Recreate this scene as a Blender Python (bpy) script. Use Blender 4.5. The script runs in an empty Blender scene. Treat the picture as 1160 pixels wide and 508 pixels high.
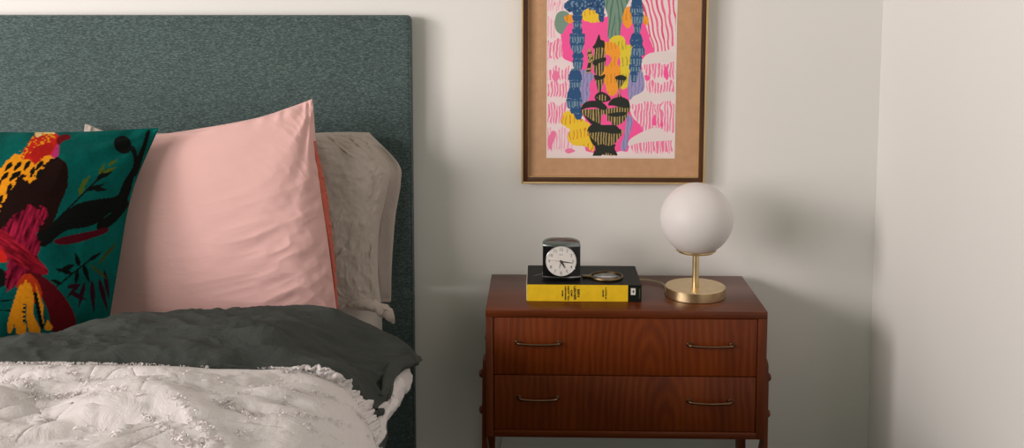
import bpy, bmesh, math, random
import numpy as np
from mathutils import Vector, Matrix, Euler

random.seed(7)
RNG = np.random.RandomState(11)
scene = bpy.context.scene
COL = scene.collection
PI = math.pi

# ------------------------------------------------------------------ camera
F_PX, CX, CY = 1200.0, 580.0, 120.0
CAM = Vector((0.0, -2.41, 1.19))
ROT = Euler((math.radians(90 - 5.95), 0, math.radians(1.53)), 'XYZ')
cam_data = bpy.data.cameras.new('camera')
cam = bpy.data.objects.new('camera', cam_data)
COL.objects.link(cam)
cam.location = CAM
cam.rotation_euler = ROT
cam_data.sensor_width = 36
cam_data.lens = F_PX / 1160 * 36
cam_data.shift_y = -134 / 1160
cam_data.clip_start = 0.02
scene.camera = cam
RM = ROT.to_matrix()


def ray(px, py):
    return RM @ Vector(((px - CX) / F_PX, -(py - CY) / F_PX, -1.0))


def at(px, py, y):
    """world point seen at a photo pixel, on the plane Y = y"""
    d = ray(px, py)
    return CAM + d * ((y - CAM.y) / d.y)


def atz(px, py, z):
    d = ray(px, py)
    return CAM + d * ((z - CAM.z) / d.z)


# ------------------------------------------------------------------ noise (numpy)
_P = RNG.permutation(4096)
_V = RNG.rand(4096) * 2 - 1


def vnoise(x, y, z=0.0, seed=0):
    x = np.asarray(x, float) + seed * 17.13
    y = np.asarray(y, float) + seed * 5.71
    z = np.zeros_like(x) + z
    xi, yi, zi = np.floor(x).astype(int), np.floor(y).astype(int), np.floor(z).astype(int)
    xf, yf, zf = x - xi, y - yi, z - zi
    s = lambda t: t * t * t * (t * (t * 6 - 15) + 10)
    u, v, w = s(xf), s(yf), s(zf)

    def h(a, b, c):
        return _V[_P[(_P[(_P[a & 4095] + b) & 4095] + c) & 4095]]
    r = 0
    for dz in (0, 1):
        for dy in (0, 1):
            for dx in (0, 1):
                r = r + h(xi + dx, yi + dy, zi + dz) * (u if dx else 1 - u) * (v if dy else 1 - v) * (w if dz else 1 - w)
    return r


def fbm(x, y, oct=4, seed=0, gain=.5):
    r, a = 0, 1.0
    for i in range(oct):
        r = r + a * vnoise(x * 2 ** i, y * 2 ** i, 0, seed + i * 3)
        a *= gain
    return r


def ridge(x, y, oct=3, seed=0):
    """soft creases: sharp along curved lines"""
    r, a = 0, 1.0
    for i in range(oct):
        r = r + a * (1 - np.abs(vnoise(x * 2 ** i, y * 2 ** i, 0, seed + i * 5)) * 2.2)
        a *= .5
    return r


def smooth(t, a, b):
    t = np.clip((np.asarray(t, float) - a) / (b - a), 0, 1)
    return t * t * (3 - 2 * t)


# ------------------------------------------------------------------ objects
def s2l(c):
    c = c / 255.0
    return c / 12.92 if c <= .04045 else ((c + .055) / 1.055) ** 2.4


def rgb(r, g, b):
    return (s2l(r), s2l(g), s2l(b), 1)


def tag(o, label=None, cat=None, group=None, kind=None):
    if label: o['label'] = label
    if cat: o['category'] = cat
    if group: o['group'] = group
    if kind: o['kind'] = kind
    return o


def empty(name, loc, label, cat, rz=0, group=None):
    o = bpy.data.objects.new(name, None)
    COL.objects.link(o)
    o.location = loc
    o.rotation_euler = (0, 0, rz)
    o.empty_display_size = .05
    return tag(o, label, cat, group)


def link(name, me, m, parent=None, smoothed=True, world=False):
    o = bpy.data.objects.new(name, me)
    COL.objects.link(o)
    if m is not None:
        if isinstance(m, (list, tuple)):
            for k in m: me.materials.append(k)
        else:
            me.materials.append(m)
    if smoothed:
        me.polygons.foreach_set('use_smooth', [True] * len(me.polygons))
    if parent is not None:
        o.parent = parent
        if world:        # mesh data are in world coordinates
            p, M = parent, Matrix.Identity(4)
            chain = []
            while p is not None:
                chain.append(p); p = p.parent
            for p in reversed(chain):
                M = M @ Matrix.LocRotScale(p.location, p.rotation_euler, p.scale)
            me.transform(M.inverted())
    return o


def from_bm(name, bm, m, parent=None, smoothed=False, world=False):
    me = bpy.data.meshes.new(name)
    bmesh.ops.recalc_face_normals(bm, faces=bm.faces)
    bm.to_mesh(me)
    bm.free()
    o = link(name, me, m, parent, smoothed, world)
    return o


def autosmooth(o, ang=40):
    me = o.data
    me.polygons.foreach_set('use_smooth', [True] * len(me.polygons))
    me.set_sharp_from_angle(angle=math.radians(ang))
    return o


def box(bm, x0, x1, y0, y1, z0, z1, bev=0, seg=2):
    r = bmesh.ops.create_cube(bm, size=1)
    vs = r['verts']
    for v in vs:
        v.co = Vector(((x0 + x1) / 2 + v.co.x * (x1 - x0), (y0 + y1) / 2 + v.co.y * (y1 - y0), (z0 + z1) / 2 + v.co.z * (z1 - z0)))
    if bev:
        es = list({e for v in vs for e in v.link_edges})
        bmesh.ops.bevel(bm, geom=es, offset=bev, segments=seg, profile=.5, affect='EDGES', clamp_overlap=True)
    return vs


def lathe(bm, prof, n=64, c=(0, 0, 0)):
    rings = []
    for r, z in prof:
        if r < 1e-6:
            rings.append([bm.verts.new((c[0], c[1], c[2] + z))])
        else:
            rings.append([bm.verts.new((c[0] + r * math.cos(2 * PI * k / n), c[1] + r * math.sin(2 * PI * k / n), c[2] + z)) for k in range(n)])
    for a, b in zip(rings, rings[1:]):
        for k in range(n):
            k2 = (k + 1) % n
            if len(a) == 1 and len(b) == 1: continue
            if len(a) == 1: bm.faces.new((a[0], b[k], b[k2]))
            elif len(b) == 1: bm.faces.new((a[k], a[k2], b[0]))
            else: bm.faces.new((a[k], a[k2], b[k2], b[k]))


def catmull(pts, n):
    P = [Vector(p) for p in pts]
    P = [P[0] * 2 - P[1]] + P + [P[-1] * 2 - P[-2]]
    out = []
    for i in range(1, len(P) - 2):
        for k in range(n):
            t = k / n
            a, b, c, d = P[i - 1], P[i], P[i + 1], P[i + 2]
            out.append(.5 * ((2 * b) + (c - a) * t + (2 * a - 5 * b + 4 * c - d) * t * t + (3 * b - a - 3 * c + d) * t ** 3))
    out.append(P[-2].copy())
    return out


def tube(bm, pts, r, n=10, rfun=None, flat=1.0):
    pts = [Vector(p) for p in pts]
    rings = []
    up = Vector((0, 0, 1))
    for i, p in enumerate(pts):
        t = (pts[min(i + 1, len(pts) - 1)] - pts[max(i - 1, 0)]).normalized()
        u = t.cross(up)
        if u.length < .05: u = t.cross(Vector((0, 1, 0)))
        u.normalize()
        v = u.cross(t).normalized()
        rr = r if rfun is None else r * rfun(i / (len(pts) - 1))
        rings.append([bm.verts.new(p + u * rr * math.cos(2 * PI * k / n) + v * rr * flat * math.sin(2 * PI * k / n)) for k in range(n)])
    for a, b in zip(rings, rings[1:]):
        for k in range(n):
            bm.faces.new((a[k], a[(k + 1) % n], b[(k + 1) % n], b[k]))
    bm.faces.new(rings[0][::-1])
    bm.faces.new(rings[-1])


def grid_mesh(name, P, close=False):
    """P: (n,m,3) array -> mesh"""
    n, m = P.shape[:2]
    me = bpy.data.meshes.new(name)
    idx = np.arange(n * m).reshape(n, m)
    q = np.stack([idx[:-1, :-1], idx[1:, :-1], idx[1:, 1:], idx[:-1, 1:]], -1).reshape(-1, 4)
    me.from_pydata(P.reshape(-1, 3).tolist(), [], q.tolist())
    return me


def text_bm(bm, body, size, M, bold=0.0, align='CENTER'):
    cu = bpy.data.curves.new('lettering', 'FONT')
    cu.body = body
    cu.size = size
    cu.align_x = align
    cu.align_y = 'CENTER'
    cu.offset = bold
    cu.resolution_u = 3
    o = bpy.data.objects.new('lettering', cu)
    COL.objects.link(o)
    dg = bpy.context.evaluated_depsgraph_get()
    me = bpy.data.meshes.new_from_object(o.evaluated_get(dg))
    me.transform(M)
    bm.from_mesh(me)
    bpy.data.meshes.remove(me)
    bpy.data.objects.remove(o)
    bpy.data.curves.remove(cu)


# ------------------------------------------------------------------ materials
class NT:
    def __init__(self, name):
        self.m = bpy.data.materials.new(name)
        self.m.use_nodes = True
        self.t = self.m.node_tree
        self.b = self.t.nodes['Principled BSDF']

    def n(self, kind, **kw):
        nd = self.t.nodes.new(kind)
        for k, v in kw.items():
            if k.startswith('i_'):
                key = k[2:].replace('_', ' ')
                nd.inputs[key].default_value = v
            else:
                setattr(nd, k, v)
        return nd

    def l(self, a, b):
        self.t.links.new(a, b)

    def coords(self, scale=(1, 1, 1), rot=(0, 0, 0), kind='Object'):
        tc = self.n('ShaderNodeTexCoord')
        mp = self.n('ShaderNodeMapping')
        mp.inputs['Scale'].default_value = scale
        mp.inputs['Rotation'].default_value = rot
        self.l(tc.outputs[kind], mp.inputs['Vector'])
        return mp.outputs['Vector']

    def noise(self, vec, scale, detail=4, rough=.5, dist=0):
        nd = self.n('ShaderNodeTexNoise')
        nd.inputs['Scale'].default_value = scale
        nd.inputs['Detail'].default_value = detail
        nd.inputs['Roughness'].default_value = rough
        nd.inputs['Distortion'].default_value = dist
        self.l(vec, nd.inputs['Vector'])
        return nd.outputs['Fac']

    def ramp(self, fac, stops):
        r = self.n('ShaderNodeValToRGB')
        e = r.color_ramp.elements
        while len(e) < len(stops): e.new(.5)
        for el, (p, c) in zip(e, stops):
            el.position = p
            el.color = c
        self.l(fac, r.inputs['Fac'])
        return r.outputs['Color']

    def mix(self, fac, a, b, mode='MIX'):
        nd = self.n('ShaderNodeMix', data_type='RGBA', blend_type=mode)
        for s, v in ((nd.inputs['Factor'], fac), (nd.inputs['A'], a), (nd.inputs['B'], b)):
            pass
        ins = [i for i in nd.inputs if i.enabled]
        for s, v in zip((nd.inputs[0], nd.inputs[6], nd.inputs[7]), (fac, a, b)):
            if hasattr(v, 'links'): self.l(v, s)
            else: s.default_value = v
        return nd.outputs[2]

    def bump(self, h, strength=.3, dist=.002, prev=None):
        b = self.n('ShaderNodeBump')
        b.inputs['Strength'].default_value = strength
        b.inputs['Distance'].default_value = dist
        self.l(h, b.inputs['Height'])
        if prev is not None: self.l(prev, b.inputs['Normal'])
        self.l(b.outputs['Normal'], self.b.inputs['Normal'])
        return b.outputs['Normal']

    def set(self, **kw):
        for k, v in kw.items():
            s = self.b.inputs[k.replace('_', ' ')]
            if hasattr(v, 'links'): self.l(v, s)
            else: s.default_value = v
        return self


def plain(name, c, rough=.6, metal=0, **kw):
    t = NT(name)
    v = t.coords()
    f = t.noise(v, 60, 3)
    c2 = tuple(x * .88 for x in c[:3]) + (1,)
    t.set(Base_Color=t.ramp(f, [(.3, c2), (.7, c)]), Roughness=rough, Metallic=metal, **kw)
    return t.m


def m_wall():
    t = NT('wall_paint')
    v = t.coords()
    f = t.noise(v, 1.6, 2)
    t.set(Base_Color=t.ramp(f, [(.3, (.74, .722, .70, 1)), (.7, (.76, .742, .72, 1))]), Roughness=.85)
    t.bump(t.noise(v, 240, 3), .06, .002)
    return t.m


def m_heather():
    t = NT('heather_weave')
    a = t.noise(t.coords((1, 1, 4.5)), 130, 3, .7)
    b = t.noise(t.coords((1, 1, 1)), 420, 2, .6)
    g = t.noise(t.coords((1, 1, 1)), 5, 2)
    c1 = t.ramp(a, [(.36, rgb(34, 48, 50)), (.5, rgb(62, 80, 80)), (.64, rgb(104, 122, 118))])
    c2 = t.ramp(b, [(.40, rgb(32, 44, 48)), (.60, rgb(88, 104, 104))])
    c = t.mix(.35, c1, c2)
    w = t.ramp(g, [(.3, (.92, .92, .92, 1)), (.7, (1.05, 1.05, 1.05, 1))])
    t.set(Base_Color=t.mix(1.0, c, w, 'MULTIPLY'), Roughness=.95, Sheen_Weight=.15)
    t.bump(b, .5, .0015)
    return t.m


def m_cloth(name, c, sheen=.08, weave=900, wr=12, wrs=.25, wrd=.01, stretch=(1, 1, 1), var=.08, rot=(0, 0, 0)):
    t = NT(name)
    v = t.coords()
    f = t.noise(v, 6, 4)
    d = tuple(x * (1 - var) for x in c[:3]) + (1,)
    t.set(Base_Color=t.ramp(f, [(.35, d), (.65, c)]), Roughness=.92, Sheen_Weight=sheen, Sheen_Roughness=.5)
    n1 = t.bump(t.noise(v, weave, 2), .25, .0008)
    t.bump(t.noise(t.coords(stretch, rot), wr, 6, .62, .6), wrs, wrd, n1)
    return t.m


def m_attr_cloth(name, attr, rough=.9, weave=900, wr=10, wrs=.2, wrd=.006, sheen=.15):
    t = NT(name)
    a = t.n('ShaderNodeAttribute', attribute_name=attr)
    v = t.coords()
    t.set(Base_Color=a.outputs['Color'], Roughness=rough, Sheen_Weight=sheen)
    n1 = t.bump(t.noise(v, weave, 2), .2, .0006)
    if wrs: t.bump(t.noise(v, wr, 5, .6, .4), wrs, wrd, n1)
    return t.m


def m_wood(name, axis='Z', dark=rgb(78, 34, 14), mid=rgb(104, 48, 20), light=rgb(124, 62, 28), rough=.32, scale=1.0, seed=0.0, cath=None):
    """grain runs along `axis`; cathedral figure from a distorted wave"""
    t = NT(name)
    tc = t.n('ShaderNodeTexCoord')
    mp = t.n('ShaderNodeMapping')
    mp.inputs['Location'].default_value = (seed, seed * .7, seed * .3)
    mp.inputs['Scale'].default_value = {'Z': (1, 1, .22), 'X': (.22, 1, 1), 'Y': (1, .22, 1)}[axis]
    t.l(tc.outputs['Object'], mp.inputs['Vector'])
    v = mp.outputs['Vector']
    w = t.n('ShaderNodeTexWave', wave_type='RINGS', rings_direction={'Z': 'Z', 'X': 'X', 'Y': 'Y'}[axis])
    w.inputs['Scale'].default_value = 9 * scale
    w.inputs['Distortion'].default_value = 5
    w.inputs['Detail'].default_value = 3
    w.inputs['Detail Scale'].default_value = 1.2
    t.l(v, w.inputs['Vector'])
    mp2 = t.n('ShaderNodeMapping')
    mp2.inputs['Scale'].default_value = {'Z': (1, 1, .03), 'X': (.03, 1, 1), 'Y': (1, .03, 1)}[axis]
    t.l(tc.outputs['Object'], mp2.inputs['Vector'])
    fine = t.noise(mp2.outputs['Vector'], 420, 4, .7)
    broad = t.noise(v, 14, 3, .5)
    c = t.ramp(w.outputs['Color'], [(0, dark), (.45, mid), (1, light)])
    if cath:
        mp3 = t.n('ShaderNodeMapping')
        mp3.inputs['Location'].default_value = (-cath[0], 0, -cath[1] * .26)
        mp3.inputs['Scale'].default_value = (1, 0, .26)
        t.l(tc.outputs['Object'], mp3.inputs['Vector'])
        w2 = t.n('ShaderNodeTexWave', wave_type='RINGS', rings_direction='SPHERICAL')
        w2.inputs['Scale'].default_value = 22
        w2.inputs['Distortion'].default_value = 7
        w2.inputs['Detail'].default_value = 3
        w2.inputs['Detail Scale'].default_value = .9
        t.l(mp3.outputs['Vector'], w2.inputs['Vector'])
        c = t.ramp(w2.outputs['Color'], [(0, dark), (.5, mid), (1, light)])
    c0 = t.ramp(broad, [(.3, dark), (.55, mid), (.75, light)])
    c = t.mix(.6, c, c0)
    fg = t.ramp(fine, [(.3, (.6, .55, .5, 1)), (.55, (1, 1, 1, 1)), (.75, (1.12, 1.1, 1.08, 1))])
    t.set(Base_Color=t.mix(.5 if cath else .8, c, fg, 'MULTIPLY'), Roughness=rough, Specular_IOR_Level=.3)
    t.bump(fine, .08, .0006)
    return t.m


WALL = m_wall()
HEATHER = m_heather()
PINK = m_cloth('pink_linen', rgb(214, 170, 166), wr=16, wrs=.3, wrd=.006, stretch=(.45, 1, 1.6), rot=(0, .35, 0), var=.05)
CORAL = m_cloth('coral_linen', rgb(190, 92, 74), wr=30)
SHAM = m_cloth('tufted_cotton', rgb(174, 162, 154), wr=22, wrs=.5, wrd=.008, var=.06)
TUFT = m_cloth('white_tuft_yarn', rgb(222, 216, 216), wr=14, wrs=.1)
WHITE = m_cloth('white_cotton', rgb(208, 202, 202), wr=26, wrs=.55, wrd=.009, var=.03)
SHEET = m_cloth('white_sheet', rgb(190, 182, 175), wr=8, wrs=.3, wrd=.01, var=.03)
DARK = m_cloth('charcoal_linen', rgb(66, 70, 67), sheen=0, wr=12, wrs=.8, wrd=.014, stretch=(.6, 1, 1), var=.12)
DARK.node_tree.nodes['Principled BSDF'].inputs['Specular IOR Level'].default_value = .15
WOOD_X = m_wood('teak_lengthwise', 'X', rough=.28)
WOOD_Z = m_wood('teak_upright', 'Z', rough=.45)
WOOD_D1 = m_wood('teak_drawer_veneer', 'Z', mid=rgb(116, 49, 10), light=rgb(136, 62, 15), dark=rgb(98, 39, 8), rough=.42, seed=.33, cath=(.05, .41))
WOOD_D2 = m_wood('teak_lower_shaded', 'Z', mid=rgb(106, 45, 10), light=rgb(126, 57, 15), dark=rgb(88, 35, 8), rough=.42, seed=.36, cath=(.085, .29))  # upper drawer's wood tones darkened: shade low on the case put into the colour
BRASS = plain('brushed_brass', rgb(224, 200, 156), .34, 1)
OLDBRASS = plain('aged_bronze', rgb(124, 96, 74), .3, 1)
RIM = plain('dull_brass', rgb(140, 118, 84), .35, 1)
GOLDLIP = plain('gilt_lip', rgb(206, 176, 126), .45, .35)
FRAMEWOOD = m_wood('frame_wood', 'Z', dark=rgb(48, 28, 18), mid=rgb(80, 48, 30), light=rgb(104, 66, 42), rough=.45)
FRAMEWOOD_X = m_wood('frame_wood_across', 'X', dark=rgb(48, 28, 18), mid=rgb(80, 48, 30), light=rgb(104, 66, 42), rough=.45)
MATBOARD = plain('tan_matboard', rgb(196, 152, 116), .95)
BLACKPLASTIC = plain('black_plastic', rgb(8, 8, 9), .15)
BLACKCARD = plain('black_card', rgb(12, 17, 14), .55, Specular_IOR_Level=.25)
YELLOW = plain('yellow_card', rgb(240, 196, 22), .5)
PAPER = plain('page_paper', rgb(225, 215, 195), .9)
INK = plain('black_ink', rgb(30, 22, 10), .7)
CHROME = plain('chrome', rgb(205, 207, 208), .16, 1)
DIAL = plain('dial_white', rgb(228, 222, 218), .5)
REDINK = plain('second_hand_red', rgb(170, 70, 60), .5)
GRAYINK = plain('grey_ink', rgb(90, 88, 88), .6)
SOCKET = plain('white_plastic', rgb(225, 222, 215), .4)
CABLE = plain('cream_cable', rgb(196, 180, 150), .5)
FLOOR = m_wood('dark_floor', 'Y', dark=rgb(26, 28, 24), mid=rgb(36, 39, 33), light=rgb(46, 49, 42), rough=.6)
TRIM = plain('white_trim', rgb(228, 226, 220), .5)


def m_opal():
    t = NT('opal_glass')
    v = t.coords()
    t.set(Base_Color=t.ramp(t.noise(v, 8, 1), [(.3, (.70, .66, .65, 1)), (.7, (.72, .68, .67, 1))]), Roughness=.5,
          Subsurface_Weight=.35, Subsurface_Radius=(.05, .05, .05), Subsurface_Scale=.6, Specular_IOR_Level=.35)
    return t.m


def m_glass():
    t = NT('clear_glass')
    v = t.coords()
    t.set(Base_Color=(.9, .95, .93, 1), Roughness=t.ramp(t.noise(v, 20, 1), [(0, (.03, .03, .03, 1)), (1, (.06, .06, .06, 1))]),
          Transmission_Weight=1.0, IOR=1.45)
    return t.m


OPAL = m_opal()
GLASS = m_glass()


# ------------------------------------------------------------------ room
def struct(name, x0, x1, y0, y1, z0, z1, m):
    bm = bmesh.new()
    box(bm, x0, x1, y0, y1, z0, z1)
    o = from_bm(name, bm, m)
    o['kind'] = 'structure'
    return o


XR = at(991, 260, 0).x       # the corner of the room
struct('wall_back', -3.2, XR + .12, 0, .12, 0, 2.6, WALL)
struct('wall_right', XR, XR + .12, -4.2, 0, 0, 2.6, WALL)
struct('floor', -3.2, XR, -4.2, 0, -.05, 0, FLOOR)
struct('baseboard_back', -3.2, XR - .012, -.012, 0, 0, .09, TRIM)
struct('baseboard_right', XR - .012, XR, -4.2, 0, 0, .09, TRIM)


# ------------------------------------------------------------------ bed frame
HBX1 = at(468, 250, -.04).x
HBZ = at(300, 17.0, -.045).z
HBX0 = HBX1 - 1.72
bed = empty('upholstered_bed', (HBX1 - .86, -.06, 0), 'upholstered bed with tall dark grey green heathered fabric headboard against the back wall', 'bed')
bm = bmesh.new()
box(bm, HBX0, HBX1, -.050, -.010, .05, HBZ, bev=.012, seg=4)
hb = autosmooth(from_bm('headboard', bm, HEATHER, bed, world=True))
bm = bmesh.new()
zz = HBZ - .006
ym = -.0505
pts = [(HBX1 - .004, ym + .006, .06), (HBX1 - .004, ym + .006, HBZ - .03), (HBX1 - .012, ym + .005, HBZ - .008), (HBX1 - .03, ym + .005, HBZ - .0035), (HBX0 + .03, ym + .005, HBZ - .0035), (HBX0 + .005, ym + .006, HBZ - .02), (HBX0 + .004, ym + .006, .06)]
tube(bm, pts, .0028, 8)
from_bm('piping', bm, HEATHER, hb, True, world=True)
bm = bmesh.new()
BX0, BX1 = HBX0 + .06, HBX1 - .06
box(bm, BX0, BX1, -2.12, -.052, .16, .32, bev=.012)
autosmooth(from_bm('bed_base', bm, HEATHER, bed, world=True))
for lx in (BX0 + .1, BX1 - .1):
    for ly in (-2.0, -.2):
        bm = bmesh.new()
        lathe(bm, [(0, 0), (.02, 0), (.028, .16), (0, .16)], 20, (lx, ly, 0))
        autosmooth(from_bm('leg', bm, WOOD_Z, bed, world=True))

# mattress with fitted sheet
MZ = .513
bm = bmesh.new()
mx0, mx1, my0, my1 = BX0 + .005, BX1 - .005, -2.1, -.056
box(bm, mx0, mx1, my0, my1, .3215, MZ, bev=.045, seg=6)
bmesh.ops.subdivide_edges(bm, edges=[e for e in bm.edges if e.calc_length() > .3], cuts=24, use_grid_fill=True)
mat_o = from_bm('mattress', bm, SHEET, None, True)
me = mat_o.data
for v in me.vertices:
    if v.co.z > .505:
        v.co.z += .002 * float(fbm(v.co.x * 9, v.co.y * 9, 3, 4))
tag(mat_o, 'mattress in a white fitted sheet, its corner showing between pillows and duvet', 'mattress')


# ------------------------------------------------------------------ pillows
def shell(N, M):
    """two sheets joined along their border: faces, flat coordinates, side of every vertex"""
    I, J = np.meshgrid(np.arange(N + 1), np.arange(M + 1))
    n0 = (N + 1) * (M + 1)
    id0 = np.arange(n0).reshape(M + 1, N + 1)
    id1 = id0.copy()
    inner = np.zeros_like(id0, bool); inner[1:-1, 1:-1] = True
    id1[inner] = n0 + np.arange(inner.sum())
    uv0 = np.stack([I / N, J / M], -1).reshape(-1, 2)
    uv = np.concatenate([uv0, uv0.reshape(M + 1, N + 1, 2)[inner]], 0)
    side = np.concatenate([np.zeros(n0, int), np.ones(inner.sum(), int)])
    q0 = np.stack([id0[:-1, :-1], id0[:-1, 1:], id0[1:, 1:], id0[1:, :-1]], -1).reshape(-1, 4)
    q1 = np.stack([id1[:-1, :-1], id1[1:, :-1], id1[1:, 1:], id1[:-1, 1:]], -1).reshape(-1, 4)
    return np.concatenate([q0, q1]).tolist(), uv, side


def net_eval(net, U, V):
    """net[row][col] of Vectors, rows v=0 bottom..1 top, cols u=0..1; Catmull-Rom patch with linear extrapolation"""
    G = np.array([[list(p) for p in r] for r in net], float)
    nr, nc = G.shape[:2]
    G = np.concatenate([2 * G[:1] - G[1:2], G, 2 * G[-1:] - G[-2:-1]], 0)
    G = np.concatenate([2 * G[:, :1] - G[:, 1:2], G, 2 * G[:, -1:] - G[:, -2:-1]], 1)

    def prep(T, n):
        x = T * (n - 1)
        i = np.clip(np.floor(x).astype(int), 0, n - 2)
        t = x - i
        w = np.stack([-.5 * t + t * t - .5 * t ** 3, 1 - 2.5 * t * t + 1.5 * t ** 3, .5 * t + 2 * t * t - 1.5 * t ** 3, -.5 * t * t + .5 * t ** 3], -1)
        return i, w
    iu, wu = prep(U, nc)
    iv, wv = prep(V, nr)
    out = 0
    for a in range(4):
        for b in range(4):
            out = out + (wv[:, a] * wu[:, b])[:, None] * G[iv + a, iu + b]
    return out


def pillow(name, net, W, H, m, parent=None, N=120, thick=.13, extra=None, p=2.4, q=.62, slump=0, back=1.0):
    """net: control positions of the pillow's mid surface, puffed to both sides of it"""
    M = int(N * H / W)
    faces, uv, side = shell(N, M)
    # rows and columns crowd towards the seams
    xs = .5 - .5 * np.cos(uv[:, 0] * PI) * .35 - .65 * (.5 - uv[:, 0])
    ys = .5 - .5 * np.cos(uv[:, 1] * PI) * .35 - .65 * (.5 - uv[:, 1])
    uv = np.stack([xs, ys], -1)
    a_, b_ = np.abs(2 * xs - 1), np.abs(2 * ys - 1)
    z = thick / 2 * np.clip(1 - a_ ** p, 0, 1) ** q * np.clip(1 - b_ ** p, 0, 1) ** q
    if slump: z = z * (1 + slump * (1 - ys) - slump * .5)
    z = np.where(side == 0, z, -z * back)
    e = 1e-3
    B = net_eval(net, xs, ys)
    Tu = net_eval(net, xs + e, ys) - B
    Tv = net_eval(net, xs, ys + e) - B
    Nn = np.cross(Tu, Tv)
    Nn /= np.linalg.norm(Nn, axis=1)[:, None]
    inner = (np.minimum(np.minimum(uv[:, 0], 1 - uv[:, 0]), np.minimum(uv[:, 1], 1 - uv[:, 1])))
    if extra is not None:
        z = z + np.where(side == 0, 1, -1) * extra(uv[:, 0], uv[:, 1], inner)
    Q = B + Nn * z[:, None]
    me = bpy.data.meshes.new(name)
    me.from_pydata(Q.tolist(), [], faces)
    o = link(name, me, m, parent, world=parent is not None)
    return o, Q, uv, side


def seam(bm, pts, r, n=6):
    tube(bm, pts, r, n)


# ---- rear white pillow (hidden mostly) and tufted sham
def V3(px, py, y): return at(px, py, y)


# rear plain pillow, its upper left corner peeks out over the parrot cushion
net = []
for (py, y, xl, xr, yr) in ((344, -.168, 98, 443, 343), (300, -.158, 94, 444, 300), (250, -.140, 94, 448, 246), (200, -.12, 94, 454, 208), (165, -.10, 94, 451, 185), (150, -.085, 96, 418, 150)):
    yl = 140 if py == 150 else py
    net.append([V3(xl, yl, y), V3(140, py + (2 if py == 150 else 0), y), V3(270, py + (6 if py == 150 else 0), y), V3(375, py, y), V3(xr, yr, y)])
rear_root = empty('bed_pillow', V3(270, 350, -.17), 'plain pale bed pillow leaning on the headboard, behind the tufted one', 'pillow')
rear, *_ = pillow('pillowcase', net, .66, .42, SHAM, rear_root, N=120, thick=.055, extra=lambda u, v, inner: smooth(inner, 0, .03) * (.004 * ridge(u * 9, v * 4, 2, 15) - .003))

# tufted sham
xs_ = (110, 190, 270, 345)
net = []
for (py, y, xr, yr) in ((353, -.268, 433, 353), (308, -.252, 428, 308), (258, -.228, 430, 258), (212, -.203, 439, 214), (178, -.183, 441, 188), (151, -.168, 410, 150)):
    net.append([V3(x, py, y) for x in xs_] + [V3(xr - 36, py - 1, y), V3(xr, yr, y + .008)])
sham_root = empty('pillow_sham', V3(300, 352, -.25), 'pale grey tufted pillow with a lumpy hem behind the pink cushion', 'pillow')


def sham_extra(u, v, inner):
    k = smooth(inner, 0, .06)
    vein = np.exp(-(np.sin(u * 34 + 2.4 * np.sin(v * 9) + vnoise(u * 6, v * 6) * 2) / .2) ** 2) * np.clip(vnoise(u * 14, v * 12, 0, 6) + .3, 0, 1)
    return k * (.003 * ridge(u * 5, v * 4, 3, 8) + .010 * vein * (.05 + np.abs(vnoise(u * 60, v * 42, 0, 3))) + .0012 * fbm(u * 40, v * 30, 2, 5))


sham, SQ, SUV, SS = pillow('pillowcase', net, .58, .42, SHAM, sham_root, N=260, thick=.075, extra=sham_extra)


def ribbon(name, path, width_vecs, m, parent, n=160, rows=8, amp=.006, freq=9, seed=0, thick=.0025):
    P = catmull(path, n // (len(path) - 1))
    Wv = catmull(width_vecs, n // (len(width_vecs) - 1))
    k = min(len(P), len(Wv))
    P = np.array([list(p) for p in P[:k]]); Wv = np.array([list(p) for p in Wv[:k]])
    T = np.gradient(P, axis=0)
    Nn = np.cross(T, Wv)
    Nn /= np.linalg.norm(Nn, axis=1)[:, None] + 1e-9
    s = np.linspace(0, 1, k)
    rows_ = []
    for j in range(rows + 1):
        t = j / rows
        w = amp * (.25 + .75 * t) * (.6 * np.sin(s * freq * 6.28 + 7 * vnoise(s * 6, s * 0 + t, 0, seed)) + 1.3 * vnoise(s * freq * 4, s * 0 + t * 2.5, 0, seed + 1) + .7 * vnoise(s * freq * 10, s * 0 + t * 5, 0, seed + 2))
        rows_.append(P + Wv * (t * (1 + .12 * vnoise(s * freq * 2, s * 0, 0, seed + 3)))[:, None] + Nn * w[:, None])
    me = grid_mesh(name, np.stack(rows_))
    o = link(name, me, m, parent, world=parent is not None)
    md = o.modifiers.new('thickness', 'SOLIDIFY'); md.thickness = thick; md.offset = 0
    return o


D = lambda a, b: b - a
# the slumped lower corner of the sham: a lumpy roll of cloth
pts_ = [V3(380, 347, -.272), V3(396, 346, -.275), V3(410, 345, -.275), V3(422, 346, -.272), V3(432, 350, -.265), V3(440, 357, -.26), V3(447, 366, -.255)]
bm = bmesh.new()
tube(bm, catmull(pts_, 16), .0145, 28, rfun=lambda t: (.35 + .95 * t) * (1 if t < .75 else max(.05, 1 - ((t - .75) / .25) ** 1.6 * .95)), flat=.9)
for v in bm.verts:
    k = .0034 * float(fbm(np.array([v.co.x * 75]), np.array([v.co.z * 90 + v.co.y * 60]), 3, 6)[0])
    v.co.z += k; v.co.y += k
from_bm('lower_hem', bm, SHAM, sham_root, True, world=True)


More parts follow.
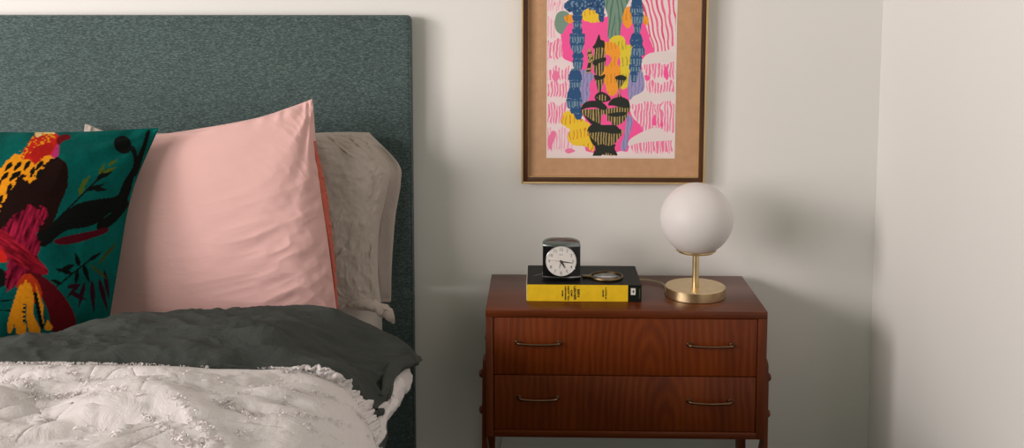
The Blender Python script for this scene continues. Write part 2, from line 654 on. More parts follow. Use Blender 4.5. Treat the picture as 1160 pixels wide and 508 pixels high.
def tufts(bm, pos, nrm, rnd, n=6, size=.006, spread=.007):
    nrm = nrm.normalized()
    t0 = nrm.orthogonal().normalized()
    b0 = nrm.cross(t0)
    for k in range(n):
        a = rnd.random() * 2 * PI
        c = pos + t0 * rnd.gauss(0, spread) + b0 * rnd.gauss(0, spread)
        d = (t0 * math.cos(a) + b0 * math.sin(a))
        w = nrm.cross(d)
        L = size * (.6 + rnd.random() * .8)
        ww = size * .22
        curl = rnd.uniform(.5, 1.6)
        prev = None
        for i in range(5):
            f = i / 4
            p = c + d * L * math.sin(f * curl * 1.6) / curl + nrm * (L * .75 * math.sin(f * PI * .75) + .0004) + w * L * .3 * math.sin(f * 3 + k)
            tw = w * math.cos(f * 1.5) + nrm * math.sin(f * 1.5)
            cur = (bm.verts.new(p - tw * ww), bm.verts.new(p + tw * ww))
            if prev: bm.faces.new((prev[0], prev[1], cur[1], cur[0]))
            prev = cur


def nearest_normals(Q, faces, ids):
    pass


# ---- pink cushion
net = [[V3(92, 366, -.375), V3(180, 367, -.38), V3(280, 367, -.38), V3(340, 366, -.38), V3(383, 365, -.375)],
       [V3(104, 285, -.35), V3(195, 285, -.355), V3(285, 285, -.355), V3(338, 285, -.353), V3(373, 285, -.35)],
       [V3(112, 212, -.31), V3(205, 210, -.31), V3(285, 206, -.31), V3(334, 204, -.308), V3(362, 202, -.305)],
       [V3(122, 160, -.27), V3(205, 149, -.265), V3(285, 135, -.26), V3(330, 121, -.257), V3(354, 112, -.255)]]


def pink_extra(u, v, inner):
    k = smooth(inner, 0, .08)
    dx, dy = 1 - u, 1 - v
    ang = np.arctan2(dy, dx); r = np.hypot(dx, dy)
    corner = np.exp(-r * 2.8) * np.sin(ang * 11 + 1.2 * vnoise(ang * 3, r * 3)) * .0055 * smooth(r, .03, .22)
    dx2 = u; r2 = np.hypot(dx2, dy)
    low = .0046 * (ridge(u * 1.6 + v * 1.2, v * 7 - u * 2.2, 3, 21) - .6) * np.exp(-((v - .36) / .28) ** 2) * smooth(u, .2, .6)
    fine = .0011 * ridge(u * 5 - v * 5, v * 12 + u * 7, 2, 25) * smooth(u, .3, .9)
    seam_p = .003 * np.sin(v * 55 + 3 * vnoise(v * 8, u * 4)) * np.exp(-((inner - .02) / .03) ** 2) * smooth(inner, 0, .015)
    puck = .0022 * np.sin(u * 50 + 3 * vnoise(u * 8, v * 4)) * np.exp(-((1 - v) / .06) ** 2) * smooth(inner, 0, .02)
    return k * (corner + low + fine) + seam_p + puck


pink_root = empty('square_cushion', V3(280, 360, -.37), 'plain pale pink square cushion with darker coral edge at its side', 'cushion')
pk, *_ = pillow('cushion_cover', net, .48, .48, PINK, pink_root, N=200, thick=.115, extra=pink_extra, slump=.3, back=.7)
a = [V3(355, 160, -.292), V3(361, 205, -.31), V3(369, 255, -.335), V3(376, 300, -.345), V3(381, 352, -.36)]
b = [V3(357, 160, -.285), V3(367, 205, -.30), V3(374, 255, -.322), V3(379, 300, -.335), V3(382, 352, -.355)]
e = ribbon('cover_edge', a, [D(p, q) for p, q in zip(a, b)], CORAL, pink_root, amp=.0014, freq=10, seed=6, thick=.004)
e['label'] = 'coral red wavy edge'


# ---- painting helpers: polygons rasterised to a colour array
def poly_mask(X, Y, pts):
    pts = np.array(pts, float)
    inside = np.zeros(X.shape, bool)
    n = len(pts)
    j = n - 1
    for i in range(n):
        xi, yi = pts[i]; xj, yj = pts[j]
        if yi != yj:
            c = ((yi > Y) != (yj > Y)) & (X < (xj - xi) * (Y - yi) / (yj - yi) + xi)
            inside ^= c
        j = i
    return inside


def round_poly(pts, n=6):
    P = [Vector((p[0], p[1])) for p in pts]
    out = []
    N = len(P)
    for i in range(N):
        a, b, c, d = P[i - 1], P[i], P[(i + 1) % N], P[(i + 2) % N]
        for k in range(n):
            t = k / n
            out.append(tuple(.5 * ((2 * b) + (c - a) * t + (2 * a - 5 * b + 4 * c - d) * t * t + (3 * b - a - 3 * c + d) * t ** 3)))
    return out


def C3(r, g, b):
    return np.array([s2l(r), s2l(g), s2l(b)])


class Canvas:
    def __init__(s, X, Y, base):
        s.X, s.Y = X, Y
        s.C = np.zeros(X.shape + (3,)) + base

    def fill(s, pts, col, rnd=True, wob=0, mask=None):
        X, Y = s.X, s.Y
        if wob:
            X = X + wob * vnoise(s.X * .35, s.Y * .35, 0, 3); Y = Y + wob * vnoise(s.X * .35, s.Y * .35, 0, 9)
        m = poly_mask(X, Y, round_poly(pts) if rnd else pts)
        if mask is not None: m &= mask
        s.C[m] = col
        return m

    def put(s, m, col):
        s.C[m] = col


# ---- parrot cushion painting in photo pixel coordinates of its front
def paint_parrot(X, Y):
    cv = Canvas(X, Y, C3(4, 80, 75))
    n = fbm(X * .04, Y * .04, 3, 2)
    cv.C *= (1 + .18 * n)[..., None]
    red, dred, mag, ora, blk, brn, pnk = C3(176, 32, 24), C3(98, 16, 22), C3(118, 18, 44), C3(214, 136, 24), C3(14, 17, 15), C3(28, 14, 12), C3(168, 44, 100)
    olive, plum = C3(66, 84, 28), C3(44, 16, 28)
    # branch behind the bird, running up to the right
    cv.fill([(40, 268), (62, 250), (86, 232), (110, 226), (132, 222), (140, 206), (150, 190), (151, 178), (147, 168), (152, 166), (156, 180), (152, 200), (146, 222), (140, 236), (124, 242), (112, 252), (96, 258), (74, 262), (50, 280)], blk)
    cv.fill([(110, 254), (128, 240), (140, 226), (146, 232), (130, 252), (114, 262)], blk)
    cv.fill([(150, 190), (160, 168), (166, 150), (170, 150), (162, 178), (154, 200)], blk)
    cv.fill([(130, 158), (140, 154), (148, 160), (147, 172), (138, 174), (130, 168)], blk)
    # leafy twigs
    def leaf(x, y, a, L, w, c):
        ca, sa = math.cos(a), math.sin(a)
        pts = [(0, 0), (L * .3, w * .7), (L * .65, w * .6), (L, 0), (L * .65, -w * .45), (L * .3, -w * .7)]
        cv.fill([(x + p * ca - q * sa, y + p * sa + q * ca) for p, q in pts], c)
    def stem(p, q, w, c):
        d = Vector(q) - Vector(p); d.normalize(); nx, ny = -d.y * w, d.x * w
        cv.fill([(p[0] - nx, p[1] - ny), (p[0] + nx, p[1] + ny), (q[0] + nx, q[1] + ny), (q[0] - nx, q[1] - ny)], c, rnd=False)
    stem((64, 250), (122, 192), 1.0, blk)
    for x, y, a, L, w, c in [(110, 205, -.9, 18, 4, blk), (104, 214, .05, 18, 3.6, blk), (98, 216, -.35, 22, 3.5, blk), (112, 202, -.5, 18, 3.5, blk),
                             (90, 222, -1.3, 20, 4, olive), (93, 212, -1.0, 16, 3, olive), (112, 198, -1.1, 14, 3, olive), (116, 196, -.4, 18, 3, olive), (122, 188, -.6, 14, 2.6, olive)]:
        leaf(x, y, a, L, w, c)
    # lower foliage
    cv.fill([(62, 272), (84, 266), (104, 262), (122, 258), (120, 264), (104, 270), (84, 276), (66, 277)], C3(72, 12, 24))
    stem((60, 328), (100, 296), .9, blk)
    for x, y, a, L, w in [(84, 300, 2.7, 20, 4), (82, 310, 3.4, 20, 3.6), (90, 302, -1.9, 16, 4), (94, 300, 1.2, 22, 4), (100, 296, -.6, 18, 3), (88, 306, 1.7, 18, 3.5), (70, 322, 3.5, 14, 3)]:
        leaf(x, y, a, L, w, blk)
    for x, y, a, L, w in [(96, 320, 1.8, 30, 3.5), (104, 318, 1.5, 36, 4), (112, 316, 1.3, 38, 4), (90, 322, 2.3, 22, 3), (118, 306, 1.4, 34, 3.5), (76, 326, -.2, 16, 4), (80, 332, .4, 20, 4)]:
        leaf(x, y, a, L, w, plum)
    for x, y, a, L, w in [(112, 300, -1.0, 22, 2.5), (102, 300, .7, 26, 2.5), (120, 290, -.9, 20, 2.5)]:
        leaf(x, y, a, L, w, C3(52, 66, 30))
    cv.fill([(70, 376), (95, 370), (118, 376), (122, 386), (60, 386)], blk)
    # left bits
    cv.fill([(-60, 305), (-20, 300), (4, 306), (10, 318), (0, 326), (-60, 340)], blk)
    stem((-5, 342), (14, 340), .8, blk); stem((-5, 352), (12, 352), .8, blk)
    # bird body (dark) and shoulder
    cv.fill([(-40, 215), (-20, 250), (0, 262), (20, 258), (45, 264), (60, 252), (68, 232), (76, 212), (77, 192), (72, 182), (60, 177), (44, 182), (30, 176), (10, 185), (-10, 200)], brn)
    # yellow mottled back
    my = cv.fill([(-40, 222), (-22, 210), (-8, 196), (8, 184), (22, 172), (36, 168), (56, 172), (60, 177), (50, 186), (44, 196), (36, 206), (30, 205), (28, 199), (20, 200), (14, 212), (4, 228), (0, 238), (-8, 246), (-30, 240)], ora, wob=3)
    for x, y, a in [(9, 189, 2.3), (19, 188, 2.2), (29, 187, 2.1), (5, 200, 2.3), (14, 200, 2.2), (-4, 210, 2.3), (8, 213, 2.0), (19, 199, 2.4), (34, 194, 1.9), (42, 196, 2.0), (-10, 222, 2.2), (-2, 226, 2.0), (44, 187, 2.2), (-14, 206, 2.3), (-20, 220, 2.3)]:
        leaf(x + 5, y - 5, a, 14, 3.6, blk)
    # head
    cv.fill([(24, 178), (30, 166), (38, 154), (46, 147), (58, 149), (66, 154), (66, 164), (62, 174), (50, 178), (40, 186), (34, 182)], red, wob=1)
    cv.fill([(40, 150), (48, 146), (58, 148), (62, 152), (50, 152), (42, 156)], C3(222, 190, 130))
    m = poly_mask(X, Y, round_poly([(24, 178), (38, 154), (56, 150), (62, 158), (46, 168), (30, 178)]))
    cv.put(m & (vnoise(X * .5, Y * .5, 0, 5) > .3), ora)
    cv.fill([(64, 158), (70, 153), (78, 153), (80, 157), (72, 160), (66, 165)], dred)
    cv.fill([(58, 176), (64, 164), (67, 166), (66, 176), (62, 179)], pnk)
    cv.fill([(36, 172), (46, 164), (60, 164), (56, 174), (44, 182), (38, 186)], C3(160, 26, 22), wob=2)
    # crimson crossed tail base and tail
    m1 = cv.fill([(4, 258), (14, 246), (26, 240), (34, 232), (42, 236), (50, 234), (54, 242), (50, 252), (42, 262), (46, 280), (40, 296), (46, 310), (42, 322), (28, 316), (10, 330), (6, 316), (8, 296), (0, 284), (-6, 270)], mag, wob=2)
    m2 = cv.fill([(-30, 268), (0, 260), (22, 276), (42, 292), (54, 306), (52, 312), (40, 308), (20, 300), (4, 290), (-30, 290)], C3(124, 18, 34))
    mm = m1 | m2
    st1 = vnoise((X * .6 - Y * .9) * .45, (X * .9 + Y * .6) * .07, 0, 61) + .5 * vnoise((X * .6 - Y * .9) * 1.1, (X * .9 + Y * .6) * .12, 0, 62)
    cv.C[m2] *= (1 + .75 * st1[m2])[..., None]
    st2 = vnoise((X + Y * .35) * .4, (Y - X * .35) * .06, 0, 63) + .5 * vnoise((X + Y * .35), (Y - X * .35) * .12, 0, 64)
    q_ = m1 & ~m2
    cv.C[q_] *= (1 + .8 * st2[q_])[..., None]
    cv.fill([(-20, 284), (-2, 280), (8, 292), (4, 298), (-20, 292)], red)
    cv.fill([(30, 308), (46, 312), (62, 324), (78, 344), (86, 364), (80, 380), (70, 384), (60, 376), (54, 352), (44, 330)], C3(84, 14, 22))
    cv.fill([(20, 322), (30, 310), (42, 318), (48, 336), (40, 344), (24, 340)], C3(170, 50, 22))
    for pts in [[(22, 324), (27, 328), (20, 352), (14, 374), (10, 378), (8, 370), (13, 350)],
                [(28, 318), (32, 330), (28, 356), (30, 376), (24, 382), (18, 376), (18, 356)],
                [(33, 320), (38, 334), (38, 356), (46, 374), (42, 381), (34, 378), (30, 360), (30, 336)],
                [(40, 322), (47, 340), (54, 362), (60, 371), (55, 375), (50, 371), (46, 352)]]:
        m = cv.fill(pts, ora)
    cv.put(poly_mask(X, Y, [(37, 330), (42, 332), (50, 372), (46, 374)]), blk)
    cv.put(poly_mask(X, Y, [(25, 352), (28, 340), (29, 360), (27, 372)]) & (np.sin(Y * 1.3) > -.2), blk)
    cv.put(poly_mask(X, Y, [(49, 345), (54, 362), (50, 372), (49, 360)]), C3(20, 70, 60))
    cv.C *= (1 + .10 * fbm(X * .35, Y * .35, 2, 7))[..., None]
    return np.clip(cv.C, 0, 1)


net = [[V3(-190, 398, -.61), V3(-80, 396, -.58), V3(30, 395, -.545), V3(119, 392, -.49)],
       [V3(-170, 310, -.585), V3(-65, 308, -.55), V3(38, 306, -.51), V3(134, 302, -.455)],
       [V3(-155, 230, -.525), V3(-55, 226, -.49), V3(50, 222, -.455), V3(150, 218, -.40)],
       [V3(-145, 146, -.445), V3(-45, 149, -.415), V3(70, 150, -.375), V3(180, 145, -.325)]]
parrot_root = empty('printed_cushion', V3(30, 390, -.48), 'dark teal cushion printed with a red and yellow bird on a branch', 'cushion')


def parrot_extra(u, v, inner):
    dx, dy = 1 - u, 1 - v
    ang = np.arctan2(dy, dx); r = np.hypot(dx, dy)
    return smooth(inner, 0, .07) * (np.exp(-r * 3.2) * np.sin(ang * 11) * .005 * smooth(r, .03, .2) + .0018 * ridge(u * 4, v * 3, 2, 31)) + \
        .0022 * np.sin(u * 40 + 3 * vnoise(u * 8, v * 4)) * np.exp(-((1 - v) / .07) ** 2) * smooth(inner, 0, .02)


PCOV = m_attr_cloth('bird_print_velvet', 'print', wrs=.12, sheen=0)
PCOV.node_tree.nodes['Principled BSDF'].inputs['Specular IOR Level'].default_value = .05
pc, PQ, PUV, PS = pillow('cushion_cover', net, .46, .46, PCOV, parrot_root, N=300, thick=.165, extra=parrot_extra, slump=.3, back=.5, q=.75)
me = pc.data
nv = len(me.vertices)
Wd = PQ - np.array(CAM)
Cc = Wd @ np.array(RM)          # rows: into camera axes
PX = np.stack([CX + F_PX * Cc[:, 0] / -Cc[:, 2], CY - F_PX * Cc[:, 1] / -Cc[:, 2]], -1)
colr = paint_parrot(PX[:, 0], PX[:, 1])
colr[PS == 1] = C3(16, 100, 92)
at_ = me.color_attributes.new('print', 'FLOAT_COLOR', 'POINT')
at_.data.foreach_set('color', np.concatenate([colr, np.ones((nv, 1))], 1).ravel())


# ------------------------------------------------------------------ duvet
def sstep(t, a, b): return smooth(t, a, b)


def section(s, y):
    """cross-section of the duvet's upper side; s = distance from the left, returns X, z. The right side rolls over."""
    pass


EDGE = -.335      # x where the top starts to roll down
NX, NY = 330, 330


def roll(s, r0, zt, flare):
    """s>0 is arc length past EDGE; returns dx, dz of a soft roll of radius r0 then hanging with a flare"""
    th = np.clip(s / r0, 0, PI * .40)
    dx = r0 * np.sin(th)
    dz = -r0 * (1 - np.cos(th))
    rest = np.clip(s - r0 * PI * .40, 0, None)
    a = PI * .40 + flare
    dx = dx + rest * np.cos(a)
    dz = dz - rest * np.sin(a)
    return dx, dz


def top_z(x, y):
    # long shape: low where it is folded by the pillows, puffed in the middle
    z = .605 + .055 * sstep(-y, .48, .95)
    return z


def duvet_white():
    s0 = -1.62
    s = np.concatenate([np.linspace(s0, -.95, 60)[:-1], np.linspace(-.95, .225, 430)])
    y = np.concatenate([np.linspace(-.72, -.86, 20)[:-1], np.linspace(-.86, -1.42, 300)[:-1], np.linspace(-1.42, -2.13, 60)])
    S, Y = np.meshgrid(s, y)
    edge = EDGE - .045 * (1 - sstep(-Y, .90, 1.08)) + .010 * vnoise(Y * 4, Y * 0, 0, 3)
    flat = S < 0
    dx, dz = roll(np.clip(S, 0, None) * (.58 + .42 * sstep(-Y, .86, 1.0)), .11, 0, .0)
    X = edge + np.where(flat, S, dx)
    Z = top_z(X, Y) - .032 * (1 - sstep(-Y, .84, .93)) - .004 + np.where(flat, 0, dz)
    # gentle roll towards the edge
    Z -= .022 * sstep(S, -.22, 0)
    # billows
    k = 1 - .75 * sstep(S, -.03, .08)
    fwd = sstep(-Y, .88, .98)
    wx = X + .05 * vnoise(X * 5, Y * 5, 0, 90); wy = Y + .05 * vnoise(X * 5, Y * 5, 0, 91)
    bil = .021 * vnoise(wx * 6 + 1.2 * wy, wy * 9 - wx * 2, 0, 41) + .010 * vnoise(wx * 12 + 6 * wy, wy * 19 - wx * 5, 0, 42) + .003 * vnoise(wx * 20 + 14 * wy, wy * 44 - wx * 12, 0, 43)
    fine = .0022 * ridge(wx * 9 + 3 * wy, wy * 14 - wx * 5, 2, 23) + .0012 * fbm(X * 45, Y * 50, 2, 29)
    # a few definite folds
    rr = random.Random(31)
    for _ in range(46):
        fx, fy = rr.uniform(-1.15, -.36), rr.uniform(-.93, -1.28)
        L, w, ang = rr.uniform(.02, .07), rr.uniform(.0022, .0042), rr.gauss(.35, .45)
        ca, sa = math.cos(ang), math.sin(ang)
        a = (X - fx) * ca + (Y - fy) * sa
        b = -(X - fx) * sa + (Y - fy) * ca + .3 * a * a / L
        fine = fine + np.exp(-(a / L) ** 2) * (- .005 * np.exp(-((b + w) / w) ** 2))
    for (fx, fy, L, w, h, ang) in [(-.80, -1.03, .13, .018, -.022, .15), (-.72, -1.12, .11, .026, .016, .5), (-.95, -1.0, .15, .03, .018, -.3),
                                   (-.62, -1.0, .14, .022, .012, .1), (-.48, -1.10, .16, .02, .010, -.6), (-.88, -1.16, .12, .022, .016, .7), (-.56, -1.17, .12, .018, -.012, .4)]:
        ca, sa = math.cos(ang), math.sin(ang)
        a = (X - fx) * ca + (Y - fy) * sa
        b = -(X - fx) * sa + (Y - fy) * ca + .25 * a * a / L
        bil = bil + h * np.exp(-(a / L) ** 2 - (b / w) ** 2)
    row = np.exp(-(np.sin(X * 26 + 2.6 * np.sin(Y * 15 + X * 5)) / .16) ** 2) + np.exp(-(np.sin(Y * 30 + 2.2 * np.sin(X * 13)) / .12) ** 2)
    tuft = np.clip(row, 0, 1) * np.clip(vnoise(X * 22, Y * 22, 0, 83) + .25, 0, 1)
    fine = fine + tuft * (.0035 * np.abs(vnoise(X * 170, Y * 170, 0, 81)) + .004 * np.clip(vnoise(X * 90, Y * 90, 0, 82), 0, 1))
    Z = Z + k * (bil * (.25 + .75 * fwd) + fine * (.3 + .7 * fwd)) 
    zm = 1.19 - .362 * (Y + 2.41) - .013      # the billows lie level with the hem of the fold
    Z = np.where(Y < -.86, zm - .006 * np.log1p(np.exp(np.clip((zm - Z) / .006, -40, 40))), Z)
    X = X + np.where(flat, 0, 1) * .010 * vnoise(Y * 9, S * 7, 0, 51) * sstep(S, .02, .12)
    P = np.stack([X, Y, Z], -1)
    return P


duvet = empty('duvet', (-1.0, -1.2, .56), 'white tufted duvet spread over the bed, folded back to show its charcoal reverse', 'duvet')
PW = duvet_white()
me = grid_mesh('tufted_cover', PW)
cover = link('tufted_cover', me, WHITE, duvet, world=True)
cover['label'] = 'white side with tufts'
md = cover.modifiers.new('thickness', 'SOLIDIFY'); md.thickness = .012; md.offset = 1

# charcoal fold: control net in world coordinates, cross-section by cross-section
def flap():
    # columns: positions along the hem from left to right, rows: tucked under the pillows -> crest -> hem
    cols = []
    # x, then list of (y,z)
    def col(x, hem_y, hem_z, yb=-.455, zb=.607):
        f = lambda t: yb + (hem_y - yb) * t
        return [Vector((x, yb + .004, .565)), Vector((x, yb - .008, zb - .012)), Vector((x, f(.12), zb + .006)), Vector((x, f(.38), zb + (hem_z - zb) * .62 + .008)),
                Vector((x, f(.68), hem_z - .002)), Vector((x, hem_y + .035, hem_z + .004)), Vector((x, hem_y, hem_z - .002)), Vector((x, hem_y - .006, hem_z - .022))]
    for x, yb, zb in ((-1.95, -.685, .603), (-1.6, -.685, .603), (-1.25, -.68, .602), (-1.0, -.665, .598), (-.90, -.64, .594), (-.81, -.59, .584), (-.735, -.49, .592), (-.66, -.458, .603), (-.55, -.455, .606)):
        cols.append(col(x, -.895 + .01 * math.sin(x * 9), .646 if x < -.7 else .650, yb, zb - (.008 if x < -.85 else 0)))
    cols.append(col(-.45, -.897, .652))
    c = V3
    # towards the right end the crest falls and the hem slopes down
    cols.append([c(376, 366, -.46), c(377, 357, -.465), c(377, 357, -.53) + Vector((0, 0, .008)), Vector((-.385, -.64, .625)), Vector((-.377, -.76, .640)), Vector((-.366, -.86, .648)), c(362, 420, -.895), c(361, 425, -.90)])
    cols.append([c(421, 380, -.475), c(422, 370, -.48), c(424, 373, -.54), Vector((-.315, -.64, .590)), Vector((-.318, -.76, .612)), Vector((-.312, -.85, .632)), c(387, 430, -.885), c(385, 436, -.885)])
    cols.append([c(448, 394, -.495), c(450, 385, -.50), c(452, 388, -.56), c(446, 397, -.64), c(435, 415, -.73), c(418, 435, -.81), c(402, 447, -.865), c(400, 452, -.865)])
    cols.append([c(464, 405, -.53), c(466, 397, -.535), c(466, 401, -.58), c(458, 410, -.65), c(444, 427, -.73), c(430, 448, -.80), c(417, 462, -.845), c(416, 466, -.845)])
    cols.append([c(474, 414, -.56), c(476, 408, -.565), c(473, 412, -.60), c(458, 420, -.66), c(447, 434, -.73), c(441, 455, -.79), c(434, 469, -.825), c(433, 471, -.825)])
    rows = [[cols[j][i] for j in range(len(cols))] for i in range(8)]
    n, m = 150, 420
    u = np.linspace(0, 1, m); v = np.linspace(0, 1, n)
    U, V = np.meshgrid(u, v)
    B = net_eval(rows, U.ravel(), V.ravel())
    e = 1e-3
    Tu = net_eval(rows, U.ravel() + e, V.ravel()) - B
    Tv = net_eval(rows, U.ravel(), V.ravel() + e) - B
    N = np.cross(Tv, Tu); N /= np.linalg.norm(N, axis=1)[:, None] + 1e-12
    N[N[:, 2] < -.2] *= 1
    X, Y = B[:, 0], B[:, 1]
    uu, vv = U.ravel(), V.ravel()
    amp = .25 * sstep(vv, .02, .1) + .75 * sstep(vv, .15, .4)
    d = .008 * fbm(X * 7 + Y * 2, Y * 7, 2, 61) + .012 * ridge(X * 4 + 3.5 * Y, Y * 9 - X * 3, 3, 67) - .003 + .0018 * fbm(X * 30, Y * 34, 3, 69) - .003
    d = d + .006 * np.exp(-((Y + .885) / .012) ** 2) * np.sin(X * 40 + 3 * vnoise(X * 9, X * 0))
    B = B + N * (d * amp)[:, None]
    # wavy hem
    B[:, 1] += .006 * vnoise(X * 11, X * 0, 0, 71) * sstep(vv, .6, .9)
    return B.reshape(n, m, 3)


PF = flap()
me = grid_mesh('folded_reverse', PF)
fl = link('folded_reverse', me, DARK, duvet, world=True)
fl['label'] = 'charcoal reverse side folded back'
md = fl.modifiers.new('thickness', 'SOLIDIFY'); md.thickness = .006; md.offset = -1

# turned corner facet at the right end of the fold
net = [[V3(439, 452, -.785), V3(443, 436, -.745), V3(448, 425, -.71), V3(457, 419, -.67), V3(468, 415, -.62), V3(477, 409, -.575)],
       [V3(441, 452, -.775), V3(446, 432, -.735), V3(452, 420, -.70), V3(461, 414, -.66), V3(470, 410, -.61), V3(476, 406, -.57)],
       [V3(430, 448, -.79), V3(434, 430, -.74), V3(440, 412, -.70), V3(452, 404, -.66), V3(464, 402, -.61), V3(474, 404, -.57)]]
u, v = np.meshgrid(np.linspace(0, 1, 60), np.linspace(0, 1, 8))
B = net_eval(net, u.ravel(), v.ravel()).reshape(8, 60, 3)
B[..., 0] += .0015 * np.sin(u * 20)
o = link('turned_hem', grid_mesh('turned_hem', B), DARK, duvet, world=True)
md = o.modifiers.new('thickness', 'SOLIDIFY'); md.thickness = .0025; md.offset = 0

# white side showing beneath the fold's open end
net = [[V3(468, 412, -.60), V3(455, 414, -.66), V3(446, 425, -.72), V3(440, 442, -.77), V3(433, 462, -.82), V3(424, 475, -.87)],
       [V3(468, 425, -.61), V3(462, 432, -.68), V3(456, 442, -.74), V3(449, 457, -.79), V3(440, 474, -.85), V3(430, 496, -.92)],
       [V3(464, 442, -.63), V3(458, 452, -.70), V3(452, 462, -.76), V3(445, 476, -.81), V3(437, 492, -.87), V3(428, 515, -.94)],
       [V3(455, 445, -.64), V3(450, 460, -.71), V3(440, 475, -.77), V3(430, 490, -.82), V3(420, 510, -.88), V3(412, 530, -.96)]]
u, v = np.meshgrid(np.linspace(0, 1, 120), np.linspace(0, 1, 60))
B = net_eval(net, u.ravel(), v.ravel()).reshape(60, 120, 3)
B[..., 0] += .004 * ridge(u * 4 + v, v * 2, 2, 77) - .010 + .0025 * np.sin(u * 22 + v * 3)
B[..., 1] += .012
B[..., 2] -= .010 * (1 - v)
B[..., 2] += .003 * fbm(u * 8, v * 6, 2, 79)
o = link('underside_edge', grid_mesh('underside_edge', B), WHITE, duvet, world=True)
md = o.modifiers.new('thickness', 'SOLIDIFY'); md.thickness = .005; md.offset = 0

# ruffled white trim along the hem
a = [V3(330, 423, -.91), V3(350, 425, -.91), V3(367, 432, -.91), V3(380, 444, -.91), V3(393, 460, -.92), V3(402, 478, -.94), V3(408, 495, -.97), V3(410, 515, -1.0), V3(412, 540, -1.04)]
b = [V3(330, 415, -.912), V3(352, 416, -.912), V3(378, 420, -.91), V3(396, 436, -.885), V3(412, 454, -.87), V3(424, 468, -.87), V3(428, 482, -.89), V3(428, 500, -.93), V3(428, 530, -.98)]
ribbon('ruffle', a, [D(p, q) for p, q in zip(a, b)], WHITE, duvet, n=320, rows=14, amp=.0045, freq=10, seed=12, thick=.003)

# tufts in wandering rows
rnd = random.Random(8)
bm = bmesh.new()
dY = PW.shape[0]
Tn = np.cross(np.gradient(PW, axis=1), np.gradient(PW, axis=0))
Tn /= np.linalg.norm(Tn, axis=2)[..., None]
Tn[Tn[..., 2] < 0] *= -1
cnt = 0
for k in range(60000):
    j = rnd.randrange(PW.shape[0]); i = rnd.randrange(PW.shape[1] - 8)
    x, y, z = PW[j, i]
    if y > -.90 or y < -1.6 or x < -1.3: continue
    s = math.sin(x * 26 + 2.6 * math.sin(y * 15 + x * 5)) ; c = math.sin(y * 30 + 2.2 * math.sin(x * 13))
    if (abs(s) < .10 or abs(c) < .06) and float(vnoise(np.array([x * 9]), np.array([y * 9]), 0, 84)[0]) > -.15 or rnd.random() < .016:
        p = Vector(PW[j, i]) + Vector(Tn[j, i]) * .0122
        tufts(bm, p, Vector(Tn[j, i]), rnd, 6, .0034 if x < -.36 else .0024, .0036)
        cnt += 1
        if cnt > 2300: break
from_bm('tufting', bm, TUFT, duvet, True, world=True)['kind'] = 'stuff'

# ------------------------------------------------------------------ nightstand
NH = .55
A = atz(549.7, 352.4, NH); B_ = atz(869, 352.4, NH)
NY0 = (A.y + B_.y) / 2
NX0, NX1 = A.x, B_.x
NYB = -.022
print('NIGHTSTAND', NX0, NX1, NY0, atz(556.6, 314.3, NH), atz(842, 316.4, NH), 'HB', HBX1, HBZ, 'XR', XR)
ns = empty('nightstand', ((NX0 + NX1) / 2, (NY0 + NYB) / 2, 0), 'reddish brown wooden nightstand with two drawers, bronze pulls and bolted-on legs', 'nightstand')
T = .0155
zb = at(700, 497, NY0).z
bm = bmesh.new()
box(bm, NX0, NX1, NY0, NYB, NH - T, NH, bev=.0012)
top_o = autosmooth(from_bm('top', bm, WOOD_X, ns, world=True))
for xa, xb in ((NX0, NX0 + T), (NX1 - T - .003, NX1)):
    bm = bmesh.new(); box(bm, xa, xb, NY0, NYB, zb, NH - T, bev=.001)
    autosmooth(from_bm('side_panel', bm, WOOD_Z, ns, world=True))
bm = bmesh.new(); box(bm, NX0 + T, NX1 - T - .003, NY0, NYB, zb, zb + .0145, bev=.001)
autosmooth(from_bm('bottom_panel', bm, WOOD_X, ns, world=True))
bm = bmesh.new(); box(bm, NX0 + T, NX1 - T - .003, NYB - .008, NYB - .002, zb + .0145, NH - T)
from_bm('back_panel', bm, WOOD_X, ns, world=True)
xi0, xi1 = NX0 + T + .0015, NX1 - T - .0045
zi1, zi0 = NH - T - .0015, zb + .016
zm = at(700, 426.5, NY0).z
hspec = {0: [(584, 636, 391), (779.5, 833, 393.5)], 1: [(586, 633, 454), (779.5, 831, 458)]}
for di, (za, zc, m) in enumerate(((zm + .001, zi1, WOOD_D1), (zi0, zm - .001, WOOD_D2))):
    bm = bmesh.new(); box(bm, xi0, xi1, NY0 + .002, NY0 + .018, za, zc, bev=.0008)
    box(bm, xi0 + .006, xi1 - .006, NY0 + .018, NYB - .02, za + .008, zc - .015)
    dr = autosmooth(from_bm('drawer', bm, m, ns, world=True))
    for (xa, xb, py) in hspec[di]:
        p, q = at(xa + 2, py, NY0 - .012), at(xb - 2, py, NY0 - .012)
        bm = bmesh.new()
        y0 = NY0 + .003
        L = q.x - p.x
        path = [(p.x, y0, p.z + .001), (p.x + .0005, y0 - .007, p.z + .001), (p.x + .005, y0 - .0115, p.z + .0002), (p.x + L * .25, y0 - .0128, p.z - .0008), (p.x + L * .5, y0 - .0132, p.z - .0012),
                (p.x + L * .75, y0 - .0128, p.z - .0008), (q.x - .005, y0 - .0115, p.z + .0002), (q.x - .0005, y0 - .007, p.z + .001), (q.x, y0, p.z + .001)]
        tube(bm, catmull(path, 6), .0030, 10, rfun=lambda t: 1.35 - .55 * math.sin(PI * min(1, max(0, (t - .12) / .76))) ** .5 if .12 < t < .88 else 1.35)
        for x in (p.x, q.x):
            tmp = bmesh.new(); lathe(tmp, [(0, 0), (.0055, 0), (.0045, .002), (0, .0025)], 16)
            tmp.transform(Matrix.Translation((x, y0 - .001, p.z + .001)) @ Matrix.Rotation(PI / 2, 4, 'X'))
            mm_ = bpy.data.meshes.new('t'); tmp.to_mesh(mm_); tmp.free(); bm.from_mesh(mm_); bpy.data.meshes.remove(mm_)
        from_bm('handle', bm, OLDBRASS, dr, True, world=True)
